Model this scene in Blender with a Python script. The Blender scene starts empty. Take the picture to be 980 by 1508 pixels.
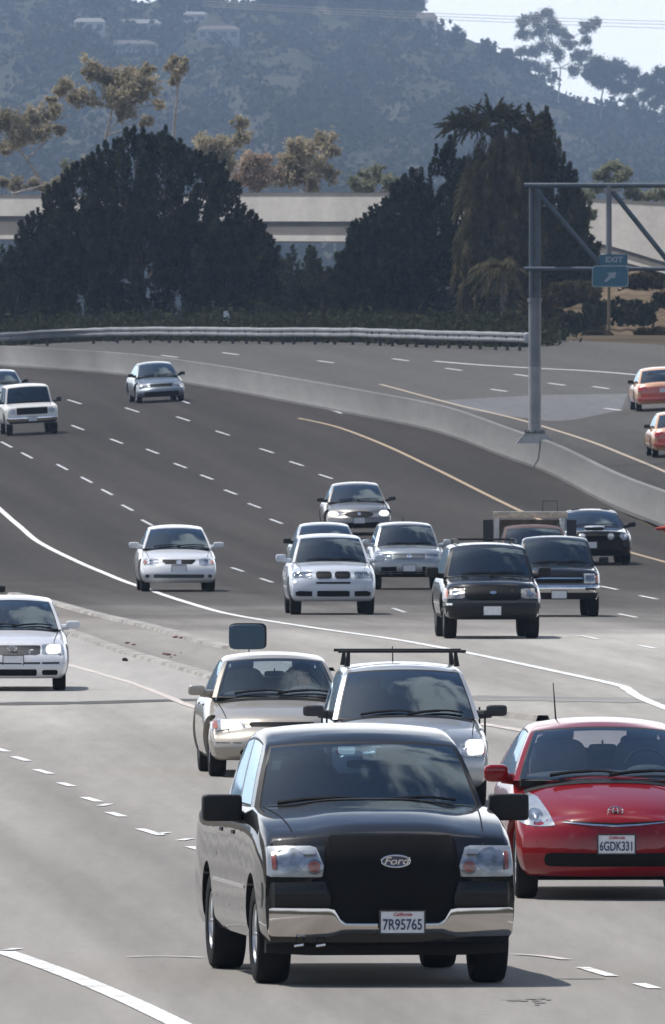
import bpy, bmesh, math, random
import numpy as np
from mathutils import Vector, Matrix, Euler
from mathutils.bvhtree import BVHTree

R = math.radians
random.seed(7)
rng = np.random.default_rng(11)
S = bpy.context.scene
COL = S.collection

# ------------------------------------------------------------------ camera
F = 27000.0            # focal length in photo pixels (980 x 1508)
CX, CY = 490.0, 754.0
HZ = 542.0
CAMZ = 4.75
PITCH = math.atan((CY - HZ) / F)
cam_d = bpy.data.cameras.new("camera")
cam = bpy.data.objects.new("camera", cam_d)
COL.objects.link(cam)
cam.location = (0, 0, CAMZ)
cam.rotation_euler = (R(90) - PITCH, 0, 0)
cam_d.sensor_fit = 'VERTICAL'
cam_d.sensor_height = 36.0
cam_d.sensor_width = 36.0
cam_d.lens = F / 1508.0 * 36.0
cam_d.clip_start = 1.0
cam_d.clip_end = 14000.0
cam_d.dof.use_dof = True
cam_d.dof.focus_distance = 190.0
cam_d.dof.aperture_fstop = 36.0
S.camera = cam


def ray(px, py):
    a = (px - CX) / F
    b = -(py - CY) / F
    c, s = math.cos(PITCH), math.sin(PITCH)
    y = c + b * s
    z = b * c - s
    return a / y, z / y


def P(px, py, Y):
    a, b = ray(px, py)
    return Vector((a * Y, Y, CAMZ + b * Y))


# ------------------------------------------------------------------ numbers
def pchip(pts):
    xs = [p[0] for p in pts]
    ys = [p[1] for p in pts]
    n = len(xs)
    if n == 1:
        return lambda x: ys[0]
    h = [xs[i + 1] - xs[i] for i in range(n - 1)]
    dl = [(ys[i + 1] - ys[i]) / h[i] for i in range(n - 1)]
    m = [0.0] * n
    m[0], m[-1] = dl[0], dl[-1]
    for i in range(1, n - 1):
        if dl[i - 1] * dl[i] <= 0:
            m[i] = 0.0
        else:
            w1, w2 = 2 * h[i] + h[i - 1], h[i] + 2 * h[i - 1]
            m[i] = (w1 + w2) / (w1 / dl[i - 1] + w2 / dl[i])

    def f(x):
        if x <= xs[0]:
            return ys[0]
        if x >= xs[-1]:
            return ys[-1]
        lo = 0
        while xs[lo + 1] < x:
            lo += 1
        t = (x - xs[lo]) / h[lo]
        t2, t3 = t * t, t * t * t
        return ((2 * t3 - 3 * t2 + 1) * ys[lo] + (t3 - 2 * t2 + t) * h[lo] * m[lo]
                + (-2 * t3 + 3 * t2) * ys[lo + 1] + (t3 - t2) * h[lo] * m[lo + 1])
    return f


# the road surface: profile along the median, crossfall from the median outwards
XB = pchip([(-60, 32), (60, 26), (250, 18.2), (400, 12.6), (510, 9.25), (600, 6.4), (650, 3.8), (705, 0.2), (750, -4.2),
            (790, -9.0), (850, -16.5), (900, -24), (950, -32.5), (1000, -42), (1100, -64)])
PZ = pchip([(-60, 0), (142, 0), (220, -.02), (280, -.08), (327, -.1), (386, -.35), (440, -.45), (470, -.3), (510, .2), (560, .95),
            (600, 1.64), (650, 2.5), (700, 3.35), (750, 4.05), (800, 4.55), (850, 4.9), (900, 5.15), (1000, 5.5), (1200, 5.9), (3200, 7)])
BK = pchip([(0, 0), (430, 0), (500, .014), (550, .03), (650, .05), (1000, .05), (1300, .0)])


def ground(x, y):
    u = x - XB(y)
    return PZ(y) + BK(y) * max(-26.0, min(25.0, u))


def hit(px, py, y0=90.0, y1=1150.0):
    a, b = ray(px, py)
    prev = None
    y = y0
    while y <= y1:
        d = CAMZ + b * y - ground(a * y, y)
        if d <= 0:
            lo, hi = y - 2.0, y
            for _ in range(24):
                m = (lo + hi) / 2
                if CAMZ + b * m - ground(a * m, m) > 0:
                    lo = m
                else:
                    hi = m
            return Vector((a * hi, hi, ground(a * hi, hi)))
        y += 2.0
    return Vector((a * y1, y1, ground(a * y1, y1)))


# ------------------------------------------------------------------ materials
MATS = {}


def new_mat(name):
    m = bpy.data.materials.new(name)
    m.use_nodes = True
    nt = m.node_tree
    nt.nodes.clear()
    out = nt.nodes.new('ShaderNodeOutputMaterial')
    return m, nt, out


def nd(nt, typ, **kw):
    n = nt.nodes.new(typ)
    for k, v in kw.items():
        if k.startswith('i_'):
            n.inputs[k[2:].replace('_', ' ')].default_value = v
        else:
            setattr(n, k, v)
    return n


def c4(c):
    return (c[0], c[1], c[2], 1.0)


def simple(name, col, rough=.5, metal=0.0, coat=0.0, var=0.12, scale=6.0, spec=.5, coatr=.03, emit=None, estr=0.0):
    if name in MATS:
        return MATS[name]
    m, nt, out = new_mat(name)
    b = nd(nt, 'ShaderNodeBsdfPrincipled')
    tc = nd(nt, 'ShaderNodeTexCoord')
    nz = nd(nt, 'ShaderNodeTexNoise')
    nz.inputs['Scale'].default_value = scale
    nz.inputs['Detail'].default_value = 5
    nt.links.new(tc.outputs['Object'], nz.inputs['Vector'])
    mr = nd(nt, 'ShaderNodeMapRange')
    mr.inputs['From Min'].default_value = .3
    mr.inputs['From Max'].default_value = .7
    mr.inputs['To Min'].default_value = 1 - var
    mr.inputs['To Max'].default_value = 1 + var
    nt.links.new(nz.outputs['Fac'], mr.inputs['Value'])
    vm = nd(nt, 'ShaderNodeVectorMath', operation='SCALE')
    vm.inputs[0].default_value = col
    nt.links.new(mr.outputs['Result'], vm.inputs['Scale'])
    nt.links.new(vm.outputs['Vector'], b.inputs['Base Color'])
    b.inputs['Roughness'].default_value = rough
    b.inputs['Metallic'].default_value = metal
    b.inputs['Specular IOR Level'].default_value = spec
    b.inputs['Coat Weight'].default_value = coat
    b.inputs['Coat Roughness'].default_value = coatr
    if emit:
        b.inputs['Emission Color'].default_value = c4(emit)
        b.inputs['Emission Strength'].default_value = estr
    nt.links.new(b.outputs[0], out.inputs[0])
    MATS[name] = m
    return m


def paint(name, col, metal=0.0, rough=.35, dirt=(.32, .28, .23), dirt_amt=.25, coat=.9):
    """car paint with a clear coat; road dust gathers on it in uneven patches"""
    if name in MATS:
        return MATS[name]
    m, nt, out = new_mat(name)
    b = nd(nt, 'ShaderNodeBsdfPrincipled')
    tc = nd(nt, 'ShaderNodeTexCoord')
    nz = nd(nt, 'ShaderNodeTexNoise')
    nz.inputs['Scale'].default_value = 2.6
    nz.inputs['Detail'].default_value = 8
    nz.inputs['Roughness'].default_value = .65
    nt.links.new(tc.outputs['Object'], nz.inputs['Vector'])
    mr = nd(nt, 'ShaderNodeMapRange')
    mr.inputs['From Min'].default_value = .42
    mr.inputs['From Max'].default_value = .75
    mr.inputs['To Min'].default_value = 0
    mr.inputs['To Max'].default_value = dirt_amt
    nt.links.new(nz.outputs['Fac'], mr.inputs['Value'])
    mx = nd(nt, 'ShaderNodeMix', data_type='RGBA')
    mx.inputs[6].default_value = c4(col)
    mx.inputs[7].default_value = c4(dirt)
    nt.links.new(mr.outputs['Result'], mx.inputs[0])
    nt.links.new(mx.outputs[2], b.inputs['Base Color'])
    b.inputs['Metallic'].default_value = metal
    b.inputs['Roughness'].default_value = rough
    b.inputs['Specular IOR Level'].default_value = .06
    b.inputs['Coat Weight'].default_value = coat
    b.inputs['Coat Roughness'].default_value = .02
    nz2 = nd(nt, 'ShaderNodeTexNoise')
    nz2.inputs['Scale'].default_value = 1.7
    nz2.inputs['Detail'].default_value = 2
    nt.links.new(tc.outputs['Object'], nz2.inputs['Vector'])
    bp = nd(nt, 'ShaderNodeBump')
    bp.inputs['Strength'].default_value = .10
    bp.inputs['Distance'].default_value = .05
    nt.links.new(nz2.outputs['Fac'], bp.inputs['Height'])
    nt.links.new(bp.outputs[0], b.inputs['Normal'])
    nt.links.new(bp.outputs[0], b.inputs['Coat Normal'])
    nt.links.new(b.outputs[0], out.inputs[0])
    MATS[name] = m
    return m


def glass(name, tint, rough=.02, boost=1.0):
    if name in MATS:
        return MATS[name]
    m, nt, out = new_mat(name)
    tr = nd(nt, 'ShaderNodeBsdfTransparent')
    tr.inputs[0].default_value = c4(tint)
    gl = nd(nt, 'ShaderNodeBsdfGlossy')
    gl.inputs['Roughness'].default_value = rough
    gl.inputs[0].default_value = (.74, .90, 1.0, 1)
    fr = nd(nt, 'ShaderNodeFresnel')
    # the pane has no thickness here, so both of its faces meet air
    gm = nd(nt, 'ShaderNodeNewGeometry')
    io = nd(nt, 'ShaderNodeMapRange')
    io.inputs['To Min'].default_value = 1.52
    io.inputs['To Max'].default_value = 1 / 1.52
    nt.links.new(gm.outputs['Backfacing'], io.inputs['Value'])
    nt.links.new(io.outputs['Result'], fr.inputs['IOR'])
    mu = nd(nt, 'ShaderNodeMath', operation='MULTIPLY', use_clamp=True)
    mu.inputs[1].default_value = 2.6 * boost
    nt.links.new(fr.outputs[0], mu.inputs[0])
    mx = nd(nt, 'ShaderNodeMixShader')
    nt.links.new(mu.outputs[0], mx.inputs[0])
    nt.links.new(tr.outputs[0], mx.inputs[1])
    nt.links.new(gl.outputs[0], mx.inputs[2])
    nt.links.new(mx.outputs[0], out.inputs[0])
    MATS[name] = m
    return m


def emis(name, col, strength):
    if name in MATS:
        return MATS[name]
    m, nt, out = new_mat(name)
    e = nd(nt, 'ShaderNodeEmission')
    e.inputs[0].default_value = c4(col)
    e.inputs[1].default_value = strength
    nt.links.new(e.outputs[0], out.inputs[0])
    MATS[name] = m
    return m


def foliage(name, c1, c2, scale=.9, trans=.25, c3=None):
    if name in MATS:
        return MATS[name]
    m, nt, out = new_mat(name)
    tc = nd(nt, 'ShaderNodeTexCoord')
    nz = nd(nt, 'ShaderNodeTexNoise')
    nz.inputs['Scale'].default_value = scale
    nz.inputs['Detail'].default_value = 6
    nz.inputs['Roughness'].default_value = .7
    nt.links.new(tc.outputs['Object'], nz.inputs['Vector'])
    cr = nd(nt, 'ShaderNodeValToRGB')
    cr.color_ramp.elements[0].position = .38
    cr.color_ramp.elements[0].color = c4(c1)
    cr.color_ramp.elements[1].position = .58
    cr.color_ramp.elements[1].color = c4(c2)
    if c3:
        e = cr.color_ramp.elements.new(.70)
        e.color = c4(c3)
    nt.links.new(nz.outputs['Fac'], cr.inputs[0])
    d = nd(nt, 'ShaderNodeBsdfDiffuse')
    t = nd(nt, 'ShaderNodeBsdfTranslucent')
    nt.links.new(cr.outputs[0], d.inputs[0])
    nt.links.new(cr.outputs[0], t.inputs[0])
    mx = nd(nt, 'ShaderNodeMixShader')
    mx.inputs[0].default_value = trans
    nt.links.new(d.outputs[0], mx.inputs[1])
    nt.links.new(t.outputs[0], mx.inputs[2])
    nt.links.new(mx.outputs[0], out.inputs[0])
    MATS[name] = m
    return m


# ------------------------------------------------------------------ mesh helpers
class MB:
    def __init__(self):
        self.v, self.f, self.mi = [], [], []

    def add(self, verts, faces, mi=0):
        b = len(self.v)
        self.v.extend([tuple(x) for x in verts])
        for f in faces:
            self.f.append(tuple(b + i for i in f))
            self.mi.append(mi)
        return self

    def box(self, x0, x1, y0, y1, z0, z1, mi=0, ch=0.0):
        if ch <= 0:
            v = [(x0, y0, z0), (x1, y0, z0), (x1, y1, z0), (x0, y1, z0), (x0, y0, z1), (x1, y0, z1), (x1, y1, z1), (x0, y1, z1)]
            return self.add(v, [(3, 2, 1, 0), (4, 5, 6, 7), (0, 1, 5, 4), (1, 2, 6, 5), (2, 3, 7, 6), (3, 0, 4, 7)], mi)
        bm = bmesh.new()
        bmesh.ops.create_cube(bm, size=1.0)
        for q in bm.verts:
            q.co = Vector(((x0 + x1) / 2 + q.co.x * (x1 - x0), (y0 + y1) / 2 + q.co.y * (y1 - y0), (z0 + z1) / 2 + q.co.z * (z1 - z0)))
        bmesh.ops.bevel(bm, geom=bm.edges[:], offset=ch, segments=2, affect='EDGES', profile=.5)
        bm.verts.index_update()
        self.add([q.co for q in bm.verts], [[q.index for q in f.verts] for f in bm.faces], mi)
        bm.free()
        return self

    def sbox(self, c, h, e=4.0, nu=20, nv=12, mi=0):
        """rounded block (superellipsoid)"""
        def sp(x, p):
            return math.copysign(abs(x) ** p, x)
        p = 2.0 / e
        vs = []
        for j in range(1, nv):
            t = -math.pi / 2 + math.pi * j / nv
            for i in range(nu):
                a = 2 * math.pi * i / nu
                vs.append((c[0] + h[0] * sp(math.cos(t), p) * sp(math.cos(a), p),
                           c[1] + h[1] * sp(math.cos(t), p) * sp(math.sin(a), p),
                           c[2] + h[2] * sp(math.sin(t), p)))
        vs.append((c[0], c[1], c[2] - h[2]))
        vs.append((c[0], c[1], c[2] + h[2]))
        fs = []
        for j in range(nv - 2):
            for i in range(nu):
                k = (i + 1) % nu
                fs.append((j * nu + i, j * nu + k, (j + 1) * nu + k, (j + 1) * nu + i))
        lo, hi = len(vs) - 2, len(vs) - 1
        for i in range(nu):
            k = (i + 1) % nu
            fs.append((lo, k, i))
            fs.append((hi, (nv - 2) * nu + i, (nv - 2) * nu + k))
        return self.add(vs, fs, mi)

    def tube(self, pts, r, n=8, mi=0, close=False):
        pts = [Vector(p) for p in pts]
        rs = r if isinstance(r, (list, tuple)) else [r] * len(pts)
        vs, fs = [], []
        N = len(pts)
        for k, p in enumerate(pts):
            if close:
                t = pts[(k + 1) % N] - pts[k - 1]
            else:
                t = pts[min(k + 1, N - 1)] - pts[max(k - 1, 0)]
            t.normalize()
            ref = Vector((0, 0, 1)) if abs(t.z) < .9 else Vector((0, 1, 0))
            a = t.cross(ref).normalized()
            b = a.cross(t)
            for i in range(n):
                w = 2 * math.pi * i / n
                vs.append(p + (a * math.cos(w) + b * math.sin(w)) * rs[k])
        for k in range(N if close else N - 1):
            k2 = (k + 1) % N
            for i in range(n):
                j = (i + 1) % n
                fs.append((k * n + i, k * n + j, k2 * n + j, k2 * n + i))
        if not close:
            fs.append(tuple(range(n)))
            fs.append(tuple(reversed(range((N - 1) * n, N * n))))
        return self.add(vs, fs, mi)

    def lathe_x(self, prof, c=(0, 0, 0), n=32, mi=0):
        """prof: (x, r) turned about an axis parallel to x through c"""
        vs, fs = [], []
        for x, r in prof:
            for i in range(n):
                a = 2 * math.pi * i / n
                vs.append((c[0] + x, c[1] + r * math.cos(a), c[2] + r * math.sin(a)))
        for k in range(len(prof) - 1):
            for i in range(n):
                j = (i + 1) % n
                fs.append((k * n + i, (k + 1) * n + i, (k + 1) * n + j, k * n + j))
        return self.add(vs, fs, mi)

    def mesh(self, name):
        me = bpy.data.meshes.new(name)
        me.from_pydata(self.v, [], self.f)
        me.polygons.foreach_set('material_index', self.mi)
        me.update()
        return me

    def build(self, name, mats, parent=None, smooth=True, ang=35):
        return link(name, self.mesh(name), mats, parent, smooth, ang)


def link(name, me, mats, parent=None, smooth=True, ang=35, normals=True):
    if not isinstance(mats, (list, tuple)):
        mats = [mats]
    for m in mats:
        me.materials.append(m)
    if normals:
        bm = bmesh.new()
        bm.from_mesh(me)
        bmesh.ops.recalc_face_normals(bm, faces=bm.faces[:])
        bm.to_mesh(me)
        bm.free()
    if smooth:
        me.shade_smooth()
        try:
            me.set_sharp_from_angle(angle=R(ang))
        except Exception:
            pass
    o = bpy.data.objects.new(name, me)
    COL.objects.link(o)
    if parent is not None:
        o.parent = parent
    return o


def tag(o, label=None, cat=None, group=None, kind=None):
    if label:
        o['label'] = label
    if cat:
        o['category'] = cat
    if group:
        o['group'] = group
    if kind:
        o['kind'] = kind
    return o


def empty(name, loc, label, cat, group=None, rot=(0, 0, 0), scale=1.0):
    o = bpy.data.objects.new(name, None)
    o.empty_display_size = .3
    COL.objects.link(o)
    o.location = loc
    o.rotation_euler = rot
    o.scale = (scale,) * 3
    return tag(o, label, cat, group)


def text_mesh(body, size, depth=.003, shear=0.0, wide=1.0, bold=0.0):
    cu = bpy.data.curves.new('t', 'FONT')
    cu.body = body
    cu.size = size
    cu.extrude = depth
    cu.shear = shear
    cu.offset = bold
    cu.align_x = 'CENTER'
    cu.align_y = 'CENTER'
    o = bpy.data.objects.new('t', cu)
    COL.objects.link(o)
    dg = bpy.context.evaluated_depsgraph_get()
    me = bpy.data.meshes.new_from_object(o.evaluated_get(dg))
    bpy.data.objects.remove(o)
    me.transform(Matrix.Diagonal((wide, 1, 1, 1)))
    me.transform(Matrix.Rotation(R(90), 4, 'X'))
    return me


def evaluated(o):
    dg = bpy.context.evaluated_depsgraph_get()
    return bpy.data.meshes.new_from_object(o.evaluated_get(dg))


def boolean_cut(me, cutters):
    """me minus every cutter mesh (MB)"""
    o = bpy.data.objects.new('tmp', me)
    COL.objects.link(o)
    cs = []
    for cm in cutters:
        cme = cm.mesh('c')
        bm = bmesh.new()
        bm.from_mesh(cme)
        bmesh.ops.recalc_face_normals(bm, faces=bm.faces[:])
        bm.to_mesh(cme)
        bm.free()
        c = bpy.data.objects.new('cut', cme)
        COL.objects.link(c)
        cs.append(c)
        md = o.modifiers.new('b', 'BOOLEAN')
        md.operation = 'DIFFERENCE'
        md.solver = 'EXACT'
        md.object = c
    res = evaluated(o)
    for c in cs:
        bpy.data.objects.remove(c)
    bpy.data.objects.remove(o)
    return res


def bvh_of(me):
    return BVHTree.FromPolygons([v.co.copy() for v in me.vertices], [tuple(p.vertices) for p in me.polygons])


# column descriptions of front patches: lists of (x, z_low, z_high)
def RC(x0, x1, z0, z1, r=.02, n=11):
    cols = []
    for i in range(n + 1):
        t = i / n
        t = .5 - .5 * math.cos(math.pi * t)
        x = x0 + (x1 - x0) * t
        d = min(x - x0, x1 - x)
        k = r - math.sqrt(max(0, r * r - (r - d) ** 2)) if d < r else 0
        k = min(k, (z1 - z0) / 2 - .001)
        cols.append((x, z0 + k, z1 - k))
    return cols


def EC(cx, cz, rx, rz, n=14):
    out = []
    for i in range(n + 1):
        a = math.pi * i / n
        x = cx - rx * math.cos(a)
        h = max(.004, math.sin(a)) * rz
        out.append((x, cz - h, cz + h))
    return out


def QC(pts, n=5):
    out = []
    for k in range(len(pts) - 1):
        a, b = pts[k], pts[k + 1]
        for i in range(n):
            t = i / n
            out.append(tuple(a[j] + (b[j] - a[j]) * t for j in range(3)))
    out.append(pts[-1])
    return out


def mirror_cols(cols):
    return [(-x, a, b) for x, a, b in reversed(cols)]


def front_patch(bvh, cols, off=.008, th=.03, rows=5, bulge=0.0, sgn=1.0, flat=False, tilt=0.0):
    """a piece that sits on the front (sgn=1) or rear (sgn=-1) of a body, following its curve"""
    mb = MB()
    nC, nR = len(cols), rows + 1
    ys = []
    for x, z0, z1 in cols:
        for r in range(nR):
            z = z0 + (z1 - z0) * r / rows
            h = bvh.ray_cast(Vector((x, -12 * sgn, z)), Vector((0, sgn, 0)))[0]
            ys.append(h.y if h is not None else None)
    known = [y for y in ys if y is not None]
    if not known:
        known = [0.0]
    if flat:
        y = min(known) if sgn > 0 else max(known)
        ys = [y] * len(ys)
    # fill missing from nearest sample
    for i, y in enumerate(ys):
        if y is None:
            c, r = divmod(i, nR)
            best = None
            for j, y2 in enumerate(ys):
                if y2 is None:
                    continue
                c2, r2 = divmod(j, nR)
                d = (c - c2) ** 2 + (r - r2) ** 2
                if best is None or d < best[0]:
                    best = (d, y2)
            ys[i] = best[1] if best else known[0]
    vs, fs = [], []
    for ci, (x, z0, z1) in enumerate(cols):
        for r in range(nR):
            z = z0 + (z1 - z0) * r / rows
            q = 2 * r / rows - 1
            vs.append((x, ys[ci * nR + r] - sgn * (off + bulge * (1 - q * q) + tilt * r / rows), z))
    nv = len(vs)
    for ci, (x, z0, z1) in enumerate(cols):
        for r in range(nR):
            z = z0 + (z1 - z0) * r / rows
            vs.append((x, ys[ci * nR + r] + sgn * th, z))
    for c in range(nC - 1):
        for r in range(rows):
            a, b = c * nR + r, (c + 1) * nR + r
            fs.append((a, b, b + 1, a + 1))
            fs.append((nv + a, nv + a + 1, nv + b + 1, nv + b))
    for c in range(nC - 1):
        for r in (0, rows):
            a, b = c * nR + r, (c + 1) * nR + r
            fs.append((a, b, nv + b, nv + a))
    for r in range(rows):
        for c in (0, nC - 1):
            a = c * nR + r
            fs.append((a, a + 1, nv + a + 1, nv + a))
    mb.add(vs, fs)
    return mb


def side_patch(bvh, y0, y1, z0, z1, side, off=.008, th=.02, n=6):
    mb = MB()
    vs, fs = [], []
    last = None
    pts = []
    for i in range(n + 1):
        for j in range(3):
            y = y0 + (y1 - y0) * i / n
            z = z0 + (z1 - z0) * j / 2
            h = bvh.ray_cast(Vector((5 * side, y, z)), Vector((-side, 0, 0)))[0]
            x = h.x if h is not None else (last if last is not None else side * .8)
            last = x
            pts.append((x, y, z))
    for x, y, z in pts:
        vs.append((x + side * off, y, z))
    for x, y, z in pts:
        vs.append((x - side * th, y, z))
    m = len(pts)
    for i in range(n):
        for j in range(2):
            a, b = i * 3 + j, (i + 1) * 3 + j
            fs.append((a, b, b + 1, a + 1))
            fs.append((m + a, m + a + 1, m + b + 1, m + b))
        for j in (0, 2):
            a, b = i * 3 + j, (i + 1) * 3 + j
            fs.append((a, b, m + b, m + a))
    for j in range(2):
        for i in (0, n):
            a = i * 3 + j
            fs.append((a, a + 1, m + a + 1, m + a))
    mb.add(vs, fs)
    return mb


# ------------------------------------------------------------------ shared materials
M_TYRE = simple('tyre_rubber', (.012, .012, .013), rough=.85, var=.25, spec=.2)
M_RIM = simple('alloy_rim', (.42, .43, .44), rough=.3, metal=.9)
M_DARKRIM = simple('steel_rim', (.12, .12, .125), rough=.5, metal=.6)
M_CHROME = simple('chrome', (.72, .72, .72), rough=.07, metal=1.0, var=.04)
M_BLACK = simple('black_plastic', (.009, .009, .010), rough=.5, var=.2, spec=.3)
M_GRILLE = simple('grille_black', (.004, .004, .0045), rough=.6, var=.2, spec=.15)
M_TRIM = simple('dark_trim', (.03, .031, .034), rough=.6)
M_INT = simple('interior_grey', (.028, .030, .034), rough=.8)
M_LINER = simple('headliner', (.055, .055, .058), rough=.9)
M_LAMP = simple('headlight_glass', (.40, .42, .44), rough=.25, metal=.45, coat=1.0, var=.22, scale=9)
M_REFL = simple('headlight_reflector', (.20, .23, .27), rough=.2, metal=.6, coat=1.0, var=.45, scale=14)
M_AMBER = simple('amber_lens', (.42, .13, .07), rough=.15, coat=1.0)
M_AMBERD = simple('amber_lens_dull', (.22, .055, .04), rough=.2, coat=1.0, var=.3, scale=25)
M_RIB = simple('lens_ribs', (.20, .23, .27), rough=.3, metal=.4)
M_REDLENS = simple('red_lens', (.42, .012, .015), rough=.15, coat=1.0)
M_GLINT = emis('lit_headlamp', (1.0, .96, .86), 2.2)  # worn only by the glint on the white SUV
M_LITHOT = emis('lit_headlamp_bright', (1.0, .95, .88), 3.2)
M_PLATE = simple('plate_white', (.70, .72, .74), rough=.4, var=.08, scale=20)
M_PLATETXT = simple('plate_navy', (.035, .05, .12), rough=.5)
M_PLATERED = simple('plate_red', (.45, .08, .10), rough=.5)
M_GLASS = glass('windscreen_glass', (.42, .52, .58))
M_GLASSD = glass('tinted_glass', (.13, .20, .26))
M_GLASSX = glass('dark_tinted_glass', (.06, .09, .12))
M_SKIN = simple('skin', (.42, .24, .17), rough=.6)
M_BLUEOVAL = simple('badge_blue', (.012, .03, .09), rough=.25, coat=1.0)


# ------------------------------------------------------------------ vehicles
def car_body(sp):
    W, ov, wb, ro = sp['W'], sp['ov'], sp['wb'], sp['ro']
    L = ov + wb + ro
    zb = sp['zb']
    T = pchip(sp['T'])
    hw = pchip(sp.get('hw', [(0, .90), (.12, .96), (.45, 1.0), (.7, .985), (.88, .94), (.96, .88), (1, .83)]))
    plan = pchip(sp.get('plan', [(0, .90), (.04, .95), (.12, .985), (.25, 1), (.85, 1), (.95, .975), (1, .92)]))
    fp = pchip(sp.get('fp', [(0, .10), (.18, .02), (.4, 0), (.65, .03), (.85, .10), (1, .2)]))
    rp = pchip(sp.get('rp', [(0, .12), (.2, .02), (.5, 0), (.8, .05), (1, .12)]))
    bow, be = sp.get('bow', (.26, 2.6))
    crown = sp.get('crown', .05)
    dome = sp.get('dome', 0.0)
    us = [math.sin(math.pi / 2 * (-1 + 2 * i / 26)) for i in range(27)]
    ws = [0, .04, .1, .18, .26, .34, .42, .5, .58, .66, .74, .81, .87, .92, .96, .985, 1.0]
    vsn = [0, .006, .014, .026, .042, .06, .08, .1, .125, .15, .18, .21, .25, .29, .33, .38, .43, .48, .53, .58, .63, .68, .73, .78, .83, .88, .92, .95, .975, .99, 1.0]
    nu, nw, nv = len(us), len(ws), len(vsn)
    idx = {}
    mb = MB()

    def pos(i, j, k):
        u, v, w = us[i], vsn[j], ws[k]
        yn = -ov + v * L
        hwv = W / 2 * hw(w) * plan(v)
        x = u * hwv
        yf = -ov + fp(w) + bow * abs(u) ** be
        yr = wb + ro - rp(w) - .14 * abs(u) ** 3
        y = yf + v * (yr - yf)
        t = T(yn) - crown * abs(u) ** 2.4
        if dome and yn < .8:
            t += dome * max(0, 1 - (abs(u) / .62) ** 4) * (1 if yn > -ov + .1 else 0.3)
        z = zb + w * (t - zb)
        return (x, y, z)

    def vid(i, j, k):
        key = (i, j, k)
        if key not in idx:
            idx[key] = len(mb.v)
            mb.v.append(pos(i, j, k))
        return idx[key]
    f = mb.f
    for i in range(nu - 1):
        for k in range(nw - 1):
            f.append((vid(i, 0, k), vid(i + 1, 0, k), vid(i + 1, 0, k + 1), vid(i, 0, k + 1)))
            f.append((vid(i, nv - 1, k), vid(i, nv - 1, k + 1), vid(i + 1, nv - 1, k + 1), vid(i + 1, nv - 1, k)))
        for j in range(nv - 1):
            f.append((vid(i, j, nw - 1), vid(i + 1, j, nw - 1), vid(i + 1, j + 1, nw - 1), vid(i, j + 1, nw - 1)))
            f.append((vid(i, j, 0), vid(i, j + 1, 0), vid(i + 1, j + 1, 0), vid(i + 1, j, 0)))
    for j in range(nv - 1):
        for k in range(nw - 1):
            f.append((vid(0, j, k), vid(0, j, k + 1), vid(0, j + 1, k + 1), vid(0, j + 1, k)))
            f.append((vid(nu - 1, j, k), vid(nu - 1, j + 1, k), vid(nu - 1, j + 1, k + 1), vid(nu - 1, j, k + 1)))
    mb.mi = [0] * len(f)
    me = mb.mesh('body')
    bm = bmesh.new()
    bm.from_mesh(me)
    bmesh.ops.recalc_face_normals(bm, faces=bm.faces[:])
    bm.to_mesh(me)
    bm.free()
    r = sp['tr']
    cuts = []
    for y in (0, wb):
        for s in (-1, 1):
            c = MB()
            x0, x1 = W / 2 - .36, W / 2 + .2
            if s < 0:
                x0, x1 = -x1, -x0
            prof = [(x0, .001), (x0, r + .075), (x1, r + .075), (x1, .001)]
            c.lathe_x(prof, (0, y, r * .98 + .02), 30)
            cuts.append(c)
    if sp.get('bed'):
        y0, y1, zf = sp['bed']
        c = MB()
        c.box(-W / 2 + .17, W / 2 - .17, y0, y1, zf, 3.0)
        cuts.append(c)
    res = boolean_cut(me, cuts)
    return res


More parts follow.
